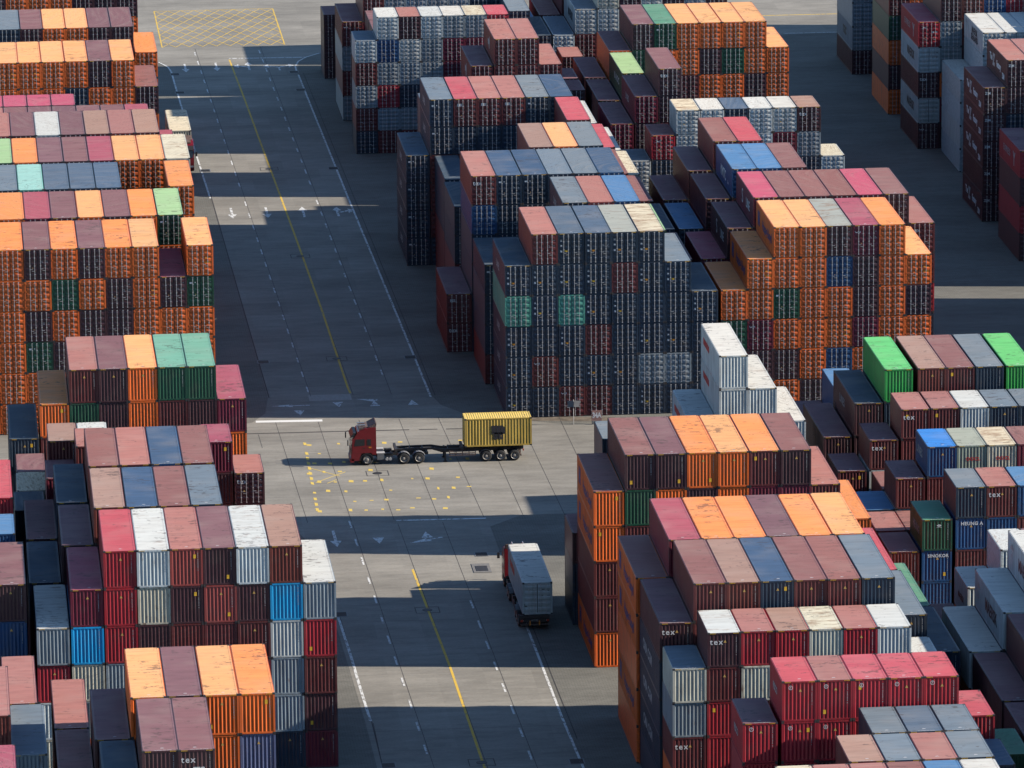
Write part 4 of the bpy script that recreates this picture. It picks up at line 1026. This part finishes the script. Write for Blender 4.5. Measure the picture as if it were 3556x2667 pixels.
# lorry waiting at the left kerb, facing the camera
t2 = thing('container_truck', 'red truck facing the camera with a cream container, half hidden at the left stacks', 'truck', (26.28, 657.2, .012), 0)
tractor(t2, [1.45, 4.6, 5.9], 3, '德龙'); trailer(t2, 3.3, 15.6, [11.4, 12.7, 14.0], 1.32, False)
for k in range(3):
    m = MB(); m.cyl((-.5+k*.35, .9, 3.52), .09, .12, 'z', 10); put('roof_lamp', m.mesh('roof_lamp', [M['white']]), t2)
standalone('cream container with ribbed end carried by the truck waiting at the left kerb', (26.2, 666.55, 1.33), 0, W40, HC, FACE['c'], ROOF['c'], 'w', .6, .3)
# reefer lorry driving away in the lower lane
t3 = thing('reefer_truck', 'truck driving away down the shaded lane under a white reefer', 'truck', (46.55, 485.2, .012), PI)
tractor(t3, [1.45, 4.6, 5.9], 3); f3 = trailer(t3, 2.9, 15.2, [11.0, 12.3, 13.6], 1.32, False)
m = MB(); m.box(-1.2, 1.2, 15.0, 15.12, .72, 1.02); put('rear_panel', m.mesh('rear_panel', [M['dark']]), f3)
o = put_text(t3, text_mesh('61742', .22, 'dim', .01), (0, 15.13, .88)); o.matrix_local = Matrix.Translation((0, 15.13, .88)) @ Matrix.Rotation(PI, 4, 'Z') @ FRONT.to_4x4()
for sx in (-1, 1):
    m = MB(); m.box(sx*.38-.05, sx*.38+.05, 15.12, 15.15, .45, .85); put('orange_reflector', m.mesh('orange_reflector', [M['lampo']]), f3)
    m = MB(); m.box(sx*1.0-.07, sx*1.0+.07, 15.12, 15.15, .82, .94); put('tail_lamp', m.mesh('tail_lamp', [M['white']]), f3)
c3 = standalone('white refrigerated container with rear doors shut, on the truck driving away', (46.8, 476.3, 1.33), 0, W40, STD+.1, FACE['w'], ROOF['w'], 'd', .15, .15)
put_text(c3, text_mesh('meratus', 1.15, 'redl', .04), (-WID/2-.004, 2.6, 1.75), True)
put('data_lettering', M_data(STD, 1, 'black'), c3, (0, -W40/2+.026, 0)); put('sticker', M_sq(.22, .24, 'black'), c3, (-.95, -W40/2+.025, .8))

# a bollard-like barrier box and cable by the reefer truck
b_ = thing('cable_pit', 'low concrete pit with dark cover beside the lane, left of the reefer truck', 'pit', (44.0, 489.6, .012))
m = MB(); m.box(-.75, .75, -1.4, 1.4, 0, .03); put('slab', m.mesh('pit_slab', [plain('pit_concrete', (.15, .145, .14), .9)]), b_)
m = MB(); m.box(-.5, .5, -1.0, .6, .03, .05); put('cover', m.mesh('pit_cover', [M['dark']]), b_)

# ------------------------------------------------------------------ light, sky
EL, AZ = 25.9, 8.0
sd_ = Vector((math.cos(R(AZ))*math.cos(R(EL)), -math.sin(R(AZ))*math.cos(R(EL)), math.sin(R(EL))))
sl = bpy.data.lights.new('sun', 'SUN'); so = bpy.data.objects.new('sun', sl); COL.objects.link(so)
so.rotation_euler = sd_.to_track_quat('Z', 'Y').to_euler(); so.location = (60, 450, 200)
sl.energy = 5.0; sl.angle = R(.53); sl.color = (1.0, .91, .79)
w = bpy.data.worlds.new('World'); SC.world = w; w.use_nodes = True
nt = w.node_tree; nt.nodes.clear()
ow = nt.nodes.new('ShaderNodeOutputWorld'); bg = nt.nodes.new('ShaderNodeBackground'); sk = nt.nodes.new('ShaderNodeTexSky')
sk.sky_type = 'NISHITA'; sk.sun_disc = False; sk.sun_elevation = R(EL); sk.sun_rotation = R(90 + AZ); sk.air_density = 1.0; sk.dust_density = .0; sk.ozone_density = 3.5
nt.links.new(sk.outputs[0], bg.inputs[0]); nt.links.new(bg.outputs[0], ow.inputs[0]); bg.inputs[1].default_value = .095
SC.view_settings.view_transform = 'Standard'; SC.view_settings.look = 'None'; SC.view_settings.exposure = .97; SC.view_settings.gamma = 1
SC.render.engine = 'CYCLES'; SC.cycles.max_bounces = 5; SC.cycles.diffuse_bounces = 0; SC.cycles.glossy_bounces = 2
SC.cycles.use_denoising = True
SC.render.film_transparent = False
